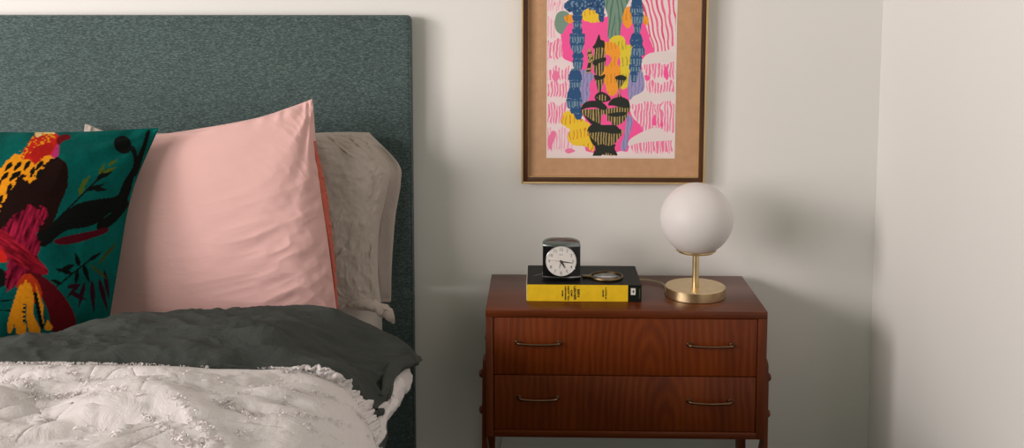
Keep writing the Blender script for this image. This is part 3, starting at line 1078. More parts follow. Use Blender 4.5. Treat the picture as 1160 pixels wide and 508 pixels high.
# legs: boards bolted on the outside of the case
for sx, xf in ((-1, NX0), (1, NX1)):
    for yc in (NY0 + .022, NYB - .024):
        bm = bmesh.new()
        zt = at(545, 408, NY0).z if sx < 0 else at(868, 412, NY0).z
        prof = []  # (z, inner offset, outer offset, half depth)
        for z, oi, oo, hd in [(zt + .006, 0, .0015, .008), (zt + .002, 0, .0045, .0125), (zt - .008, 0, .0065, .015), (zt - .05, 0, .0075, .016), (zb - .01, -.001, .0085, .016), (zb - .06, -.0095, .009, .0155), (.12, -.008, .0105, .013), (0, -.005, .0115, .0105)]:
            prof.append([bm.verts.new((xf + sx * a, yc + b, z)) for a, b in ((oi, -hd), (oo, -hd * .8), (oo + .0006, 0), (oo, hd * .8), (oi, hd))])
        for r0, r1 in zip(prof, prof[1:]):
            for k in range(5):
                bm.faces.new((r0[k], r0[(k + 1) % 5], r1[(k + 1) % 5], r1[k]))
        bm.faces.new(prof[0]); bm.faces.new(prof[-1][::-1])
        lg = autosmooth(from_bm('leg', bm, WOOD_Z, ns, world=True), 50)
        for zk in (zt - .037, zt - .115):
            tmp = bmesh.new()
            lathe(tmp, [(0, 0), (.0085, 0), (.009, .003), (.006, .007), (0, .008)], 20)
            tmp.transform(Matrix.Translation((xf + sx * .0068, yc, zk)) @ Matrix.Rotation(sx * PI / 2, 4, 'Y'))
            from_bm('bolt_head', tmp, WOOD_Z, lg, True, world=True)

# ------------------------------------------------------------------ globe lamp
LB = atz(787.5, 335, NH)
globe_c = at(787.2, 248, LB.y)
R_G = 41.5 / F_PX * (LB.y - CAM.y) * 1.0
lamp = empty('table_lamp', (LB.x, LB.y, NH + .0003), 'white opal globe table lamp on a round brass base, unlit', 'lamp')
bm = bmesh.new()
rb, hb_ = .0638, .0215
lathe(bm, [(0, 0), (rb - .001, 0), (rb, .001), (rb, hb_ - .0015), (rb - .0015, hb_), (0, hb_)], 96)
autosmooth(from_bm('base', bm, BRASS, lamp), 30)
zg = globe_c.z - NH
bm = bmesh.new()
lathe(bm, [(0, hb_), (.0072, hb_), (.0072, zg - R_G + .004), (0, zg - R_G + .004)], 32)
autosmooth(from_bm('stem', bm, BRASS, lamp), 50)
bm = bmesh.new()
lathe(bm, [(0, zg - R_G - .001), (.02, zg - R_G + .0005), (.038, zg - R_G + .005), (.0425, zg - R_G + .0085), (.0425, zg - R_G + .0105), (.036, zg - R_G + .0115), (0, zg - R_G + .012)], 64)
autosmooth(from_bm('globe_holder', bm, BRASS, lamp), 50)
bm = bmesh.new()
n = 48
lathe(bm, [(R_G * math.sin(PI * k / n), zg - R_G * math.cos(PI * k / n)) for k in range(n + 1)], 96)
from_bm('globe_shade', bm, OPAL, lamp, True)
bm = bmesh.new()
cp = [LB + Vector((-.062, .012, .003)), atz(752, 322.5, NH + .003), atz(740, 318.5, NH + .003), atz(727, 317.4, NH + .003), atz(705, 317, NH + .003)]
cp = [Vector((p[0], min(p[1], -.03), NH + .0032)) for p in cp]
e0 = cp[-1]
cp += [Vector((e0.x - .03, -.021, NH + .0045)), Vector((e0.x - .042, -.012, NH + .001)), Vector((e0.x - .046, -.010, NH - .02)), Vector((e0.x - .06, -.010, NH - .12)), Vector((at(578, 470, -.01).x, -.010, at(578, 470, -.01).z)), Vector((at(568, 500, -.01).x, -.016, at(568, 500, -.01).z)), Vector((at(562, 515, -.01).x, -.016, at(562, 530, -.01).z)), Vector((at(560, 560, -.01).x, -.016, .05))]
tube(bm, catmull(cp, 10), .0016, 8)
from_bm('power_cord', bm, CABLE, lamp, True, world=True)

# ------------------------------------------------------------------ book
bk0 = atz(597, 341.5, NH); bk1 = atz(726.3, 341.5, NH)
BT = bk0.z + .0
bt = at(660, 323, bk0.y).z - NH
BW = bk1.x - bk0.x
BD = .158
book = empty('book', (bk0.x, bk0.y, NH + .0002), 'thick paperback book lying flat with a yellow spine and black cover', 'book')
bm = bmesh.new()
box(bm, .0, BW, 0, BD, bt - .0012, bt)
box(bm, .0, BW, 0, BD, .0, .0012)
box(bm, .0, BW, 0, .0012, .0012, bt - .0012)
bev = [e for e in bm.edges]
autosmooth(from_bm('cover', bm, BLACKCARD, book), 30)
bm = bmesh.new()
box(bm, -.0016, BW - .003, .0016, BD - .003, .0014, bt - .0014)
from_bm('pages', bm, PAPER, book)
ys_ = BW * (711 - 597) / 129.3
bm = bmesh.new()
box(bm, -.0002, ys_, -.0008, -.0001, .0004, bt - .0002)
sp = from_bm('spine_panel', bm, YELLOW, book)
sp['label'] = 'yellow panel on the spine'
K = BW / 129.3


def spine_text(bm, body, px, size, length, bold=.0003):
    """text turned 90 degrees, reading downwards, centred on the spine at photo column px"""
    tmp = bmesh.new()
    text_bm(tmp, body, size, Matrix.Identity(4), bold)
    xs = [v.co.x for v in tmp.verts]
    k = length / (max(xs) - min(xs))
    cx = (max(xs) + min(xs)) / 2
    for v in tmp.verts: v.co.x = (v.co.x - cx) * k
    M = Matrix.Translation(((px - 597) * K, -.00105, bt / 2)) @ Matrix.Rotation(PI / 2, 4, 'X') @ Matrix.Rotation(-PI / 2, 4, 'Z')
    tmp.transform(M)
    me_ = bpy.data.meshes.new('t'); tmp.to_mesh(me_); tmp.free(); bm.from_mesh(me_); bpy.data.meshes.remove(me_)


bm = bmesh.new()
spine_text(bm, 'BEN', 655, .0068, bt * .48)
spine_text(bm, 'LERNER', 651, .0068, bt * .84)
spine_text(bm, 'OF', 647.2, .0045, bt * .42)
spine_text(bm, 'NOT TH', 643.6, .0052, bt * .84)
spine_text(bm, 'LEAVING', 640.4, .0038, bt * .84)
spine_text(bm, 'THE', 637, .0034, bt * .40)
from_bm('title_lettering', bm, INK, book)
bm = bmesh.new()
spine_text(bm, 'A NOVEL BY', 686.0, .0042, bt * .74, .0002)
spine_text(bm, 'LERNER', 682.8, .0034, bt * .46, .0002)
from_bm('author_lettering', bm, INK, book)
bm = bmesh.new()
lx0 = (714.2 - 597) * K
box(bm, lx0, lx0 + .0098, -.0012, -.0002, bt * .42, bt * .82, bev=.0004)
lo = from_bm('publisher_label', bm, SOCKET, book)
bm = bmesh.new()
cx_, cz_ = lx0 + .0052, bt * .62
for k in range(1):
    vs = [bm.verts.new((cx_ + .0026 * a, -.0014, cz_ + .0032 * b)) for a, b in ((-.9, -.4), (-.5, .5), (0, 1), (.7, .6), (.9, -.1), (.4, -.3), (.5, -1), (-.1, -.9), (-.2, -.3))]
    bm.faces.new(vs)
from_bm('label_mark', bm, INK, lo)
bm = bmesh.new()
spine_text(bm, 'GRANTA', 724, .0028, bt * .6, .0001)
from_bm('end_lettering', bm, plain('olive_ink', rgb(96, 104, 60), .6), book)
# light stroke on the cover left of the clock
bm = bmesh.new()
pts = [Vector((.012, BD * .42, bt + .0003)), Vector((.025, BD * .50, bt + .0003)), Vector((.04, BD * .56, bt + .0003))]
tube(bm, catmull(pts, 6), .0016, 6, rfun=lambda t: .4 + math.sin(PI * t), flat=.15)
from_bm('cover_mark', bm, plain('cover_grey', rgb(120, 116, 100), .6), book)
BTZ = NH + bt

# ------------------------------------------------------------------ magnifier on the book
mc = atz(687, 313.5, BTZ + .003)
mg = empty('magnifying_glass', (mc.x, mc.y, BTZ + .0003), 'round brass-rimmed magnifying glass lying on the black book cover', 'magnifying glass')
RM_ = 19.0 / F_PX * (mc.y - CAM.y)
bm = bmesh.new()
lathe(bm, [(RM_ - .0022, .001), (RM_ - .001, .0), (RM_, .001), (RM_ + .0003, .003), (RM_, .0055), (RM_ - .001, .006), (RM_ - .002, .0055), (RM_ - .0022, .001)], 72)
autosmooth(from_bm('rim', bm, RIM, mg), 60)
bm = bmesh.new()
lathe(bm, [(0, .0012), (RM_ - .0024, .0015), (RM_ - .0024, .0035), (RM_ * .5, .0052), (0, .0058)], 64)
from_bm('lens', bm, GLASS, mg, True)
bm = bmesh.new()
box(bm, -RM_ - .0165, -RM_ + .001, -.006, .004, .0005, .0055, bev=.001)
autosmooth(from_bm('hinge_tab', bm, RIM, mg))

# ------------------------------------------------------------------ alarm clock
cl0 = atz(614.5, 318.5, BTZ); cl1 = atz(657.5, 318.5, BTZ)
cw = cl1.x - cl0.x
ck = empty('alarm_clock', ((cl0.x + cl1.x) / 2, cl0.y, BTZ), 'small black alarm clock with chrome top and white dial standing on the book', 'clock')
chh = at(636, 279.5, cl0.y).z - BTZ    # height of the body at the front's top edge
dep = .040


def dplan(w, d, bulge, n=24):
    """plan of the clock: bowed front, straight sides and back"""
    pts = []
    for k in range(n + 1):
        t = -1 + 2 * k / n
        pts.append((w / 2 * t, -bulge * (1 - t * t)))
    pts += [(w / 2, d * .85), (w / 2 - .004, d), (-w / 2 + .004, d), (-w / 2, d * .85)]
    return pts


def extr(bm, plan, z0, z1, s0=1, s1=1):
    a = [bm.verts.new((x * s0, y, z0)) for x, y in plan]
    b = [bm.verts.new((x * s1, y, z1)) for x, y in plan]
    n = len(plan)
    for k in range(n): bm.faces.new((a[k], a[(k + 1) % n], b[(k + 1) % n], b[k]))
    bm.faces.new(a[::-1]); bm.faces.new(b)
    return a, b


bul = .006
bm = bmesh.new(); extr(bm, dplan(cw - .002, dep - .001, bul), .0005, .0085)
autosmooth(from_bm('base', bm, BLACKPLASTIC, ck), 40)
bm = bmesh.new(); extr(bm, dplan(cw, dep, bul + .0008), .0085, .0108)
autosmooth(from_bm('lower_chrome_band', bm, CHROME, ck), 40)
bm = bmesh.new(); extr(bm, dplan(cw - .001, dep, bul), .0108, chh)
autosmooth(from_bm('body', bm, BLACKPLASTIC, ck), 40)
# domed chrome top
bm = bmesh.new()
plan = dplan(cw, dep, bul + .0008)
rings = []
cyc = dep * .42
for k in range(10):
    f = k / 9
    s = math.cos(f * PI / 2 * .97)
    z = chh + .0012 + .0135 * math.sin(f * PI / 2)
    rings.append([bm.verts.new((x * s, cyc + (y - cyc) * s, z)) for x, y in plan])
r0 = [bm.verts.new((x, y, chh)) for x, y in plan]
rings.insert(0, r0)
for a, b in zip(rings, rings[1:]):
    n = len(plan)
    for k in range(n): bm.faces.new((a[k], a[(k + 1) % n], b[(k + 1) % n], b[k]))
bm.faces.new(rings[0][::-1]); bm.faces.new(rings[-1])
autosmooth(from_bm('top', bm, plain('dark_chrome', rgb(128, 134, 134), .24, 1), ck), 50)
# dial
rd = 17.4 / F_PX * (cl0.y - CAM.y)
dcx = at(635.5, 295.5, cl0.y).x - ck.location.x
dcz = at(635.5, 295.3, cl0.y).z - BTZ
yd = -bul - .0016


def disc(bm, r, y0, y1, cx=dcx, cz=dcz, n=64):
    tmp = bmesh.new(); lathe(tmp, [(0, 0), (r, 0), (r, y0 - y1), (0, y0 - y1)], n)
    tmp.transform(Matrix.Translation((cx, y0, cz)) @ Matrix.Rotation(PI / 2, 4, 'X'))
    me_ = bpy.data.meshes.new('t'); tmp.to_mesh(me_); tmp.free(); bm.from_mesh(me_); bpy.data.meshes.remove(me_)


bm = bmesh.new(); disc(bm, rd, 0, yd)
autosmooth(from_bm('dial', bm, DIAL, ck), 40)
bm = bmesh.new()
tmp_pts = [(dcx + (rd + .0003) * math.cos(2 * PI * k / 64), yd + .0006, dcz + (rd + .0003) * math.sin(2 * PI * k / 64)) for k in range(65)]
tube(bm, tmp_pts, .0008, 6)
from_bm('dial_ring', bm, CHROME, ck, True)
bm = bmesh.new()
for h in range(1, 13):
    a = PI / 2 - h * PI / 6
    M = Matrix.Translation((dcx + rd * .78 * math.cos(a), yd - .0003, dcz + rd * .78 * math.sin(a))) @ Matrix.Rotation(PI / 2, 4, 'X')
    text_bm(bm, str(h), rd * .27, M, .00004)
for k in range(60):
    a = k * PI / 30
    if k % 5 == 0: r0, w = .90, .0003
    else: r0, w = .93, .00015
    c, s = math.cos(a), math.sin(a)
    q = [(r0 * rd, -w), (.97 * rd, -w), (.97 * rd, w), (r0 * rd, w)]
    bm.faces.new([bm.verts.new((dcx + x * c - y * s, yd - .0003, dcz + x * s + y * c)) for x, y in q])
for k in range(5):
    x0 = dcx - .0042 + k * .0017
    bm.faces.new([bm.verts.new((x0 + a * .0012, yd - .0003, dcz + rd * .42 + b * .0014)) for a, b in ((0, 0), (1, 0), (1, 1), (0, 1))])
from_bm('numerals', bm, GRAYINK, ck)


def hand(name, ang, L, tail, w, y, m):
    a = PI / 2 - ang
    c, s = math.cos(a), math.sin(a)
    bm = bmesh.new()
    q = [(-tail, -w), (L * .5, -w), (L, -w * .35), (L, w * .35), (L * .5, w), (-tail, w)]
    f = [bm.verts.new((dcx + x * c - z * s, y, dcz + x * s + z * c)) for x, z in q]
    g = [bm.verts.new((v.co.x, y - .0004, v.co.z)) for v in f]
    bm.faces.new(f); bm.faces.new(g[::-1])
    for k in range(6): bm.faces.new((f[k], f[(k + 1) % 6], g[(k + 1) % 6], g[k]))
    from_bm(name, bm, m, ck)


hand('hour_hand', math.radians(150), rd * .52, rd * .08, .0015, yd - .0008, INK)
hand('minute_hand', math.radians(98), rd * .78, rd * .1, .0011, yd - .0014, INK)
hand('second_hand', math.radians(278), rd * .80, rd * .12, .00025, yd - .002, REDINK)
hand('alarm_hand', math.radians(195), rd * .5, rd * .05, .0004, yd - .0005, OLDBRASS)

# ------------------------------------------------------------------ framed print
FY = -.024
fb = at(695, 208.5, FY).z
fx0, fx1 = at(590.5, 205, FY).x, at(798.5, 205, FY).x
ft = fb + .585
fr = empty('framed_print', ((fx0 + fx1) / 2, -.001, fb), 'wooden framed colourful print of pink, blue and yellow shapes hanging above the nightstand', 'picture')
fw = .0145
tp = .0065   # lean: the top stands a little off the wall


def fl_(y):  # leave upright
    return y


g = .0045
for nm, x0, x1, z0, z1, mt in (('frame_side', fx0, fx0 + fw, fb, ft, FRAMEWOOD), ('frame_side', fx1 - fw, fx1, fb, ft, FRAMEWOOD), ('frame_rail', fx0 + fw, fx1 - fw, fb, fb + fw, FRAMEWOOD_X), ('frame_rail', fx0 + fw, fx1 - fw, ft - fw, ft, FRAMEWOOD_X)):
    bm = bmesh.new(); box(bm, x0 + (g if nm == 'frame_side' and x0 == fx0 else 0), x1 - (g if nm == 'frame_side' and x1 == fx1 else 0), FY, -.001, z0 + (g if z0 == fb else 0), z1 - (g if z1 == ft else 0), bev=.0012)
    autosmooth(from_bm(nm, bm, mt, fr, world=True))
bm = bmesh.new()
for x0, x1, z0, z1 in ((fx0, fx0 + g, fb, ft), (fx1 - g, fx1, fb, ft), (fx0 + g, fx1 - g, fb, fb + g), (fx0 + g, fx1 - g, ft - g, ft)):
    box(bm, x0, x1, FY - .002, -.001, z0, z1, bev=.0008)
o = autosmooth(from_bm('outer_lip', bm, GOLDLIP, fr, world=True))
o['label'] = 'gilt outer lip'
bm = bmesh.new()
for x0, x1, z0, z1 in ((fx0 + fw, fx0 + fw + .002, fb + fw, ft - fw), (fx1 - fw - .002, fx1 - fw, fb + fw, ft - fw), (fx0 + fw + .002, fx1 - fw - .002, fb + fw, fb + fw + .002), (fx0 + fw + .002, fx1 - fw - .002, ft - fw - .002, ft - fw)):
    box(bm, x0, x1, FY + .004, -.006, z0, z1)
o = from_bm('inner_lip', bm, GOLDLIP, fr, world=True)
o['label'] = 'gilt inner lip'
MY = FY + .012
bm = bmesh.new()
box(bm, fx0 + fw, fx1 - fw, MY, MY + .002, fb + fw, ft - fw)
mo = from_bm('mat_board', bm, MATBOARD, fr, world=True)

px0, px1 = at(619.2, 100, MY).x, at(765.6, 100, MY).x
pz0 = at(692, 179.3, MY).z
pz1 = pz0 + .42
pzt = at(692, 0, MY).z


def stripes(X, Y, f, th, seed=0, bend=.35):
    w = X + bend * vnoise(X * .05 + seed, Y * .13, 0, seed) * 3 + .8 * vnoise(X * .4, Y * .12, 0, seed + 2)
    return np.sin(w * f * 1.15 + 1.5 * vnoise(X * .3, Y * .03, 0, seed + 7)) > th - .22


def paint_print(X, Y):
    paper = C3(236, 214, 216)
    cv = Canvas(X, Y, paper)
    hot, lp, soft = C3(248, 84, 156), C3(238, 120, 164), C3(240, 160, 188)
    blue, lblue, navy = C3(34, 78, 124), C3(112, 140, 160), C3(22, 46, 84)
    green, ggrn = C3(118, 146, 130), C3(78, 118, 96)
    yel, ora, lav, blk, tan = C3(238, 196, 44), C3(244, 156, 44), C3(156, 146, 190), C3(30, 36, 28), C3(176, 150, 92)
    # the field
    cv.fill([(636, 30), (642, 22), (690, 18), (704, 22), (730, 24), (735, 44), (744, 63), (728, 66), (727, 82), (724, 100), (720, 118), (729, 148), (716, 158), (713, 171), (702, 171), (690, 178), (664, 170), (668, 150), (660, 128), (652, 96), (650, 76), (638, 68)], hot, wob=.8)
    # left bank of clouds: striped below, plain above
    def cloud(top, bot, x0, x1, seed, col=lp, f=1.25, th=.1, scal=5.0, left=True):
        """scalloped white cap, then drips"""
        pass
    L = lambda pts, c=paper, **k: cv.fill(pts, c, **k)
    m = L([(616, -6), (640, -6), (641, 14), (634, 44), (637, 64), (650, 72), (650, 88), (644, 96), (643, 108), (646, 128), (636, 138), (650, 150), (652, 165), (668, 172), (700, 178), (700, 184), (616, 184)])
    for (y0, y1, xr, seed, c, th) in [(0, 12, 638, 1, soft, .45), (20, 42, 630, 2, soft, .55), (45, 66, 637, 3, lp, .0), (76, 90, 646, 4, lp, .25), (92, 109, 645, 5, lp, .0), (117, 139, 643, 6, lp, -.05), (146, 170, 650, 7, soft, .35)]:
        yy0 = y0 + 2.5 * np.sin(X * .42 + seed) ; yy1 = y1 + 2.0 * vnoise(X * 1.2, Y * 0, 0, seed)
        mk = (X > 620) & (X < xr - .12 * np.abs(Y - (y0 + y1) / 2)) & (Y > yy0) & (Y < yy1)
        cv.put(mk & stripes(X, Y, 1.7, th, seed), c)
    cv.fill([(625, 86), (629, 79), (634, 84), (630, 92)], lp)
    cv.fill([(624, 170), (620, 160), (626, 148), (630, 152), (626, 164)], lp)
    cv.fill([(640, 170), (646, 168), (652, 171), (644, 174)], lp)
    # grey green cloud
    m = cv.fill([(628, 26), (630, 16), (636, 12), (643, 14), (646, 22), (641, 30), (636, 38), (630, 34)], green)
    # right curtain of streaming strokes
    m = L([(723, -6), (768, -6), (768, 64), (745, 64), (738, 48), (731, 30), (726, 12)])
    w = X - 723 - (Y * .36) * (1 - (X - 723) / 60) + 1.6 * vnoise(X * .12, Y * .07, 0, 33)
    cv.put(m & (np.sin(w * 1.05) > .25), C3(240, 104, 146))
    cv.put(m & (np.sin(w * 1.05) > .55) & (np.sin(w * .37) > .2), C3(226, 78, 120))
    # right clouds
    m = L([(728, 66), (734, 60), (744, 58), (754, 57), (768, 60), (768, 182), (700, 182), (704, 173), (712, 171), (712, 160), (718, 154), (729, 149), (727, 142), (716, 130), (713, 112), (720, 104), (732, 100), (730, 90), (735, 84), (727, 76)])
    for (y0, y1, xl, seed, c, th) in [(70, 87, 729, 11, lp, -.1), (92, 104, 732, 12, lp, .05), (115, 148, 716, 13, lp, .05), (156, 172, 714, 14, lp, -.05)]:
        yy0 = y0 + 2.2 * np.sin(X * .28 + seed) + .8 * np.sin(X * .9); yy1 = y1 + 2.6 * vnoise(X * 1.3, Y * 0, 0, seed)
        mk = (X < 764) & (X > xl + .35 * np.clip(Y - y0 - 6, 0, 40)) & (Y > yy0) & (Y < yy1)
        cv.put(mk & stripes(X, Y, 1.65, th, seed), c)
    cv.fill([(751, 82), (754, 74), (757, 84), (755, 90)], hot)
    cv.fill([(739, 140), (742, 128), (744, 140)], hot); cv.fill([(748, 142), (750, 134), (752, 142)], hot)
    cv.fill([(730, 84), (736, 86), (735, 90), (731, 90)], hot)
    cv.fill([(712, 135), (716, 137), (729, 148), (716, 157), (712, 170), (703, 170), (697, 160), (704, 146)], hot)
    # cloud caps
    for pts in ([(713, 112), (717, 104), (728, 101), (738, 105), (746, 108), (752, 103), (765, 104), (765, 112), (742, 114), (728, 114), (716, 117)],
                [(712, 162), (716, 156), (730, 148), (742, 144), (752, 146), (756, 153), (765, 154), (764, 158), (736, 160), (722, 162), (714, 165)],
                [(726, 68), (736, 60), (752, 57), (765, 60), (765, 68), (740, 71), (730, 72)]):
        cv.fill(pts, C3(228, 212, 210))
    # green waterfall
    m = cv.fill([(683, -6), (712, -6), (708, 8), (703, 28), (701, 40), (694, 42), (688, 42), (688, 20), (684, 6)], green)
    cv.put(m & (np.sin((X + 1.2 * vnoise(X * .2, Y * .08, 0, 3) + (Y * .12) * np.sign(696 - X)) * 1.2) > .55), ggrn)
    # yellow and orange caps
    yb = [([(638, 20), (644, 16), (650, 18), (651, 24), (644, 26)], ora), ([(659, 14), (668, 9), (675, 14), (679, 24), (670, 25), (660, 22)], yel),
          ([(704, 18), (708, 8), (714, 8), (717, 18), (715, 26), (710, 32), (705, 26)], ora), ([(726, 16), (733, 20), (732, 28), (728, 26)], ora),
          ([(690, 44), (698, 39), (706, 42), (709, 50), (718, 50), (721, 56), (718, 64), (714, 68), (716, 80), (712, 96), (704, 100), (700, 88), (702, 70), (698, 58), (690, 54)], C3(226, 200, 52)),
          ([(684, 50), (692, 47), (700, 52), (702, 60), (699, 70), (703, 80), (700, 100), (695, 108), (688, 104), (684, 92), (678, 96), (674, 90), (676, 76), (686, 72)], ora),
          ([(637, 132), (640, 126), (650, 125), (655, 130), (662, 136), (668, 140), (672, 150), (674, 164), (672, 172), (664, 166), (650, 164), (643, 156), (645, 146), (636, 140)], yel)]
    for k, (pts, c) in enumerate(yb):
        m = cv.fill(pts, c, wob=.6)
        c2 = C3(214, 140, 30) if k != 4 else C3(170, 160, 40)
        cv.put(m & (np.sin(X * 1.5 + 2 * vnoise(X * .25, Y * .15, 0, k)) > .6) & (np.sin(Y * .33 + X * .08 + k) > -.2), c2)
    cv.fill([(684, 62), (690, 62), (692, 68), (687, 74), (682, 70)], hot)
    # lavender
    for k, pts in enumerate(([(653, 84), (658, 78), (668, 80), (673, 86), (668, 94), (668, 108), (662, 118), (657, 112), (656, 98)],
                             [(714, 78), (722, 74), (728, 82), (730, 98), (726, 104), (718, 108), (713, 112), (711, 98)],
                             [(711, 130), (717, 134), (716, 144), (713, 154), (711, 168), (706, 171), (704, 164), (708, 152)])):
        m = cv.fill(pts, lav)
        cv.put(m & (np.sin(X * 1.6 + vnoise(X * .3, Y * .2) * 2) > .6), C3(124, 124, 176))

    # blue columns: stacked bulging bells with pale striped skirts
    def column_(cx, segs, seed):
        for (y0, y1, w0, w1, kind, off) in segs:
            t = np.clip((Y - y0) / (y1 - y0), 0, 1)
            half = w0 + (w1 - w0) * t + 1.0 * np.sin(t * PI)
            mk = (Y >= y0) & (Y < y1) & (np.abs(X - cx - off) < half + .5 * vnoise(Y * .8, X * 0, 0, seed))
            cv.put(mk, blue)
            if kind:
                cv.put(mk & (t > .34) & (np.sin((X - cx) * 2.1 + vnoise(X * .4, Y * .2) * 1.5) > -.25) & (t < .93), lblue)
            cv.put(mk & (t < .2) & (vnoise(X * .7, Y * .9, 0, seed) > .35), lblue)
    column_(653.5, [(8, 16, 4, 5, 0, 0), (16, 23, 5, 4.5, 0, 0), (23, 31, 4, 4, 1, 0), (31, 37, 5, 5, 0, 0), (37, 48, 8, 8, 1, 0), (46, 59, 8.5, 4, 1, 0), (58, 66, 4.5, 5.5, 0, 1), (65, 78, 5.5, 4, 1, 1), (77, 90, 4, 8, 0, -2), (89, 100, 6.5, 5, 1, -2),
                    (98, 112, 5, 8.5, 0, -3), (110, 122, 8.5, 7, 1, -3), (120, 128, 6, 5, 0, -1), (127, 135, 5, 2, 0, 2)], 1)
    column_(720, [(-4, 8, 4, 6, 0, 0), (6, 16, 7, 6, 1, 0), (14, 27, 6.5, 5, 1, 1), (26, 37, 3.5, 3, 1, 1), (36, 46, 3.5, 7, 0, 0), (44, 52, 7, 5, 0, 0), (50, 62, 5, 8, 1, 2), (61, 74, 6, 5.5, 1, 0), (72, 81, 6.5, 5, 1, -1), (80, 92, 4, 2.5, 1, -2)], 2)
    # blue canopy arch at the top left
    m = cv.fill([(639, 6), (643, 0), (652, -4), (670, -6), (682, -4), (684, 10), (683, 22), (680, 25), (677, 18), (672, 11), (664, 10), (658, 13), (648, 12), (642, 13)], blue, wob=1.2)
    cv.put(m & (vnoise(X * .55, Y * .4, 0, 44) > .42), lblue)
    cv.put(m & (vnoise(X * .5, Y * .5, 0, 45) < -.6), navy)

    # black pagoda figure with tan ribs
    def ribbed(pts, seed=0):
        m = cv.fill(pts, tan)
        cv.put(m & (np.sin(X * 2.1 + 1.3 * vnoise(X * .3, Y * .1, 0, seed)) > -.15), blk)
        return m
    ribbed([(671, 62), (684, 60), (685, 74), (681, 84), (675, 84), (672, 76)], 1)
    cv.fill([(678, 38), (680, 44), (684, 46), (684, 54), (676, 55), (671, 53), (674, 48)], blk)
    ribbed([(673, 55), (684, 54), (684, 66), (674, 68)], 2)
    cv.fill([(671, 69), (677, 66), (685, 64), (686, 68), (678, 71), (674, 74)], blk)
    ribbed([(674, 88), (684, 86), (682, 98), (680, 104), (678, 104), (676, 96)], 3)
    cv.fill([(673, 84), (680, 85), (685, 83), (684, 88), (675, 90)], blk)
    m = cv.fill([(665, 58), (668, 54), (670, 60), (671, 70), (668, 82), (664, 80), (666, 70)], tan)
    cv.put(m & (vnoise(X * .6, Y * .5, 0, 9) > -.1), blk)
    # goblet on the right
    ribbed([(698, 87), (708, 87), (706, 94), (703, 98), (703, 106), (705, 110), (699, 110), (701, 104), (700, 97)], 4)
    cv.fill([(697, 86), (703, 84), (709, 86), (708, 90), (698, 89)], blk)
    # upper mushroom with caps
    ribbed([(659, 124), (690, 122), (713, 118), (712, 128), (706, 138), (696, 142), (690, 136), (680, 142), (672, 139), (664, 132)], 5)
    cv.fill([(658, 124), (662, 116), (672, 113), (682, 115), (688, 121), (684, 124), (674, 121), (664, 122)], blk)
    cv.fill([(689, 118), (694, 111), (704, 109), (712, 113), (713, 121), (704, 121), (696, 119)], blk)
    cv.fill([(674, 108), (680, 103), (688, 106), (692, 112), (684, 115), (676, 114)], blk)
    cv.put(poly_mask(X, Y, round_poly([(676, 110), (682, 106), (688, 110), (684, 114)])) & (np.sin(X * 2) > .3), tan)
    cv.fill([(681, 134), (684, 128), (688, 132), (687, 140), (682, 141)], hot)
    cv.fill([(662, 130), (672, 136), (680, 140), (676, 143), (668, 138)], blk)
    cv.fill([(690, 128), (704, 126), (711, 127), (704, 131), (692, 131)], blk)
    # base urn
    ribbed([(667, 146), (705, 146), (699, 160), (695, 164), (694, 172), (700, 176), (674, 174), (678, 166), (672, 156)], 6)
    cv.fill([(666, 146), (672, 140), (684, 141), (696, 141), (701, 144), (704, 150), (694, 151), (682, 149), (670, 150)], blk)
    cv.fill([(675, 166), (683, 163), (690, 165), (698, 163), (697, 168), (700, 176), (688, 173), (680, 177), (672, 177), (675, 170)], blk)
    cv.fill([(668, 152), (673, 158), (678, 164), (675, 166), (670, 160)], blk)
    # margin of plain paper
    cv.put((X < 620.3) | (X > 764.2) | (Y > 176.5), C3(230, 214, 208))
    return np.clip(cv.C, 0, 1)


NPX, NPZ = 440, 560
zc_vis = pzt
xs = np.linspace(0, 1, NPX); zs = np.linspace(0, 1, NPZ)
ztop = pz1
Zs = pz0 + (ztop - pz0) * zs
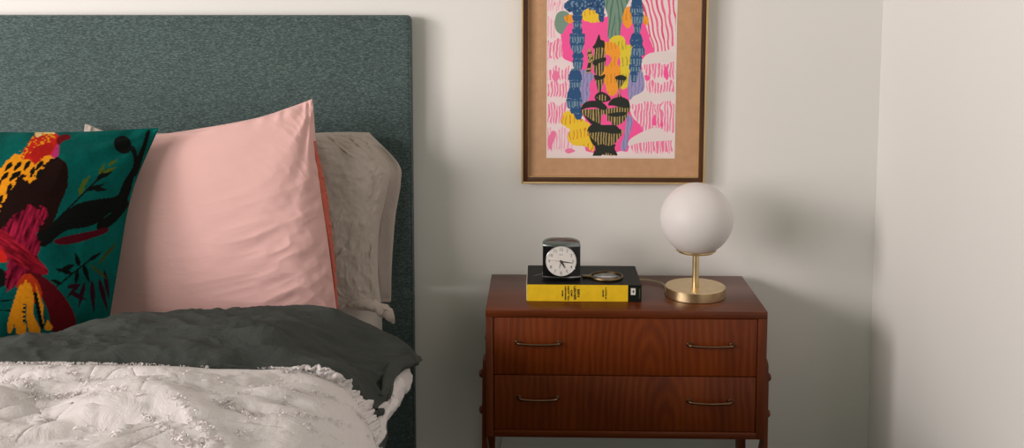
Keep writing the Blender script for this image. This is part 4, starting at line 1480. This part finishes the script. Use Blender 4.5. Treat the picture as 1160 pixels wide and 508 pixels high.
# photo row of each height (the drawing is measured in photo pixels; above the photo's edge it simply goes on)
rowpx = 179.3 + (0 - 179.3) * (Zs - pz0) / (pzt - pz0)
XX, RR = np.meshgrid(619.2 + xs * (765.6 - 619.2), rowpx)
colr = paint_print(XX, np.where(RR < -5, -5 + (RR + 5) * 0, RR))
GX, GZ = np.meshgrid(px0 + xs * (px1 - px0), Zs)
P = np.stack([GX, np.full_like(GX, MY - .0006), GZ], -1)
me = grid_mesh('art_print', P)
at_ = me.color_attributes.new('print', 'FLOAT_COLOR', 'POINT')
at_.data.foreach_set('color', np.concatenate([colr.reshape(-1, 3), np.ones((NPX * NPZ, 1))], 1).ravel())
PRINT = m_attr_cloth('screenprint_paper', 'print', rough=.75, weave=300, wrs=0, sheen=0)
o = link('art_print', me, PRINT, fr, smoothed=False, world=True)
# lean the frame forward a little at the top, as hung pictures do
fr.rotation_euler = (math.radians(1.0), 0, 0)

# ------------------------------------------------------------------ light
w = bpy.data.worlds.new('world')
scene.world = w
w.use_nodes = True
bg = w.node_tree.nodes['Background']
bg.inputs['Strength'].default_value = .75
nt = w.node_tree
tc = nt.nodes.new('ShaderNodeTexCoord'); sx = nt.nodes.new('ShaderNodeSeparateXYZ'); mr = nt.nodes.new('ShaderNodeMapRange'); cr = nt.nodes.new('ShaderNodeValToRGB')
nt.links.new(tc.outputs['Generated'], sx.inputs[0]); nt.links.new(sx.outputs['Z'], mr.inputs[0]); mr.inputs[1].default_value = -1
nt.links.new(mr.outputs[0], cr.inputs[0]); nt.links.new(cr.outputs['Color'], bg.inputs['Color'])
els = cr.color_ramp.elements
els[0].position = .49; els[0].color = (.01, .03, .01, 1)
els[1].position = 1.0; els[1].color = (.80, .68, .60, 1)
e_ = els.new(.70); e_.color = (.24, .36, .22, 1)


def area(name, loc, target, sx, sy, power, col):
    ld = bpy.data.lights.new(name, 'AREA')
    ld.shape = 'RECTANGLE'; ld.size = sx; ld.size_y = sy; ld.energy = power; ld.color = col
    o = bpy.data.objects.new(name, ld); COL.objects.link(o)
    o.location = loc
    o.rotation_euler = (Vector(target) - Vector(loc)).to_track_quat('-Z', 'Y').to_euler()
    return o


LD = Vector((.288, .145, -.085)).normalized()
tgt = Vector((.35, -.15, .72))
area('window_daylight', tgt - LD * 4.6, tgt, .7, .85, 46, (1, .925, .90))
area('curtained_window_light', (-2.9, -2.75, 1.25), (.3, -.45, .5), 2.2, 1.4, 116, (1, .905, .875))

scene.view_settings.view_transform = 'Standard'
scene.view_settings.look = 'None'
scene.view_settings.gamma = 1
scene.view_settings.exposure = 0
scene.view_settings.use_curve_mapping = False
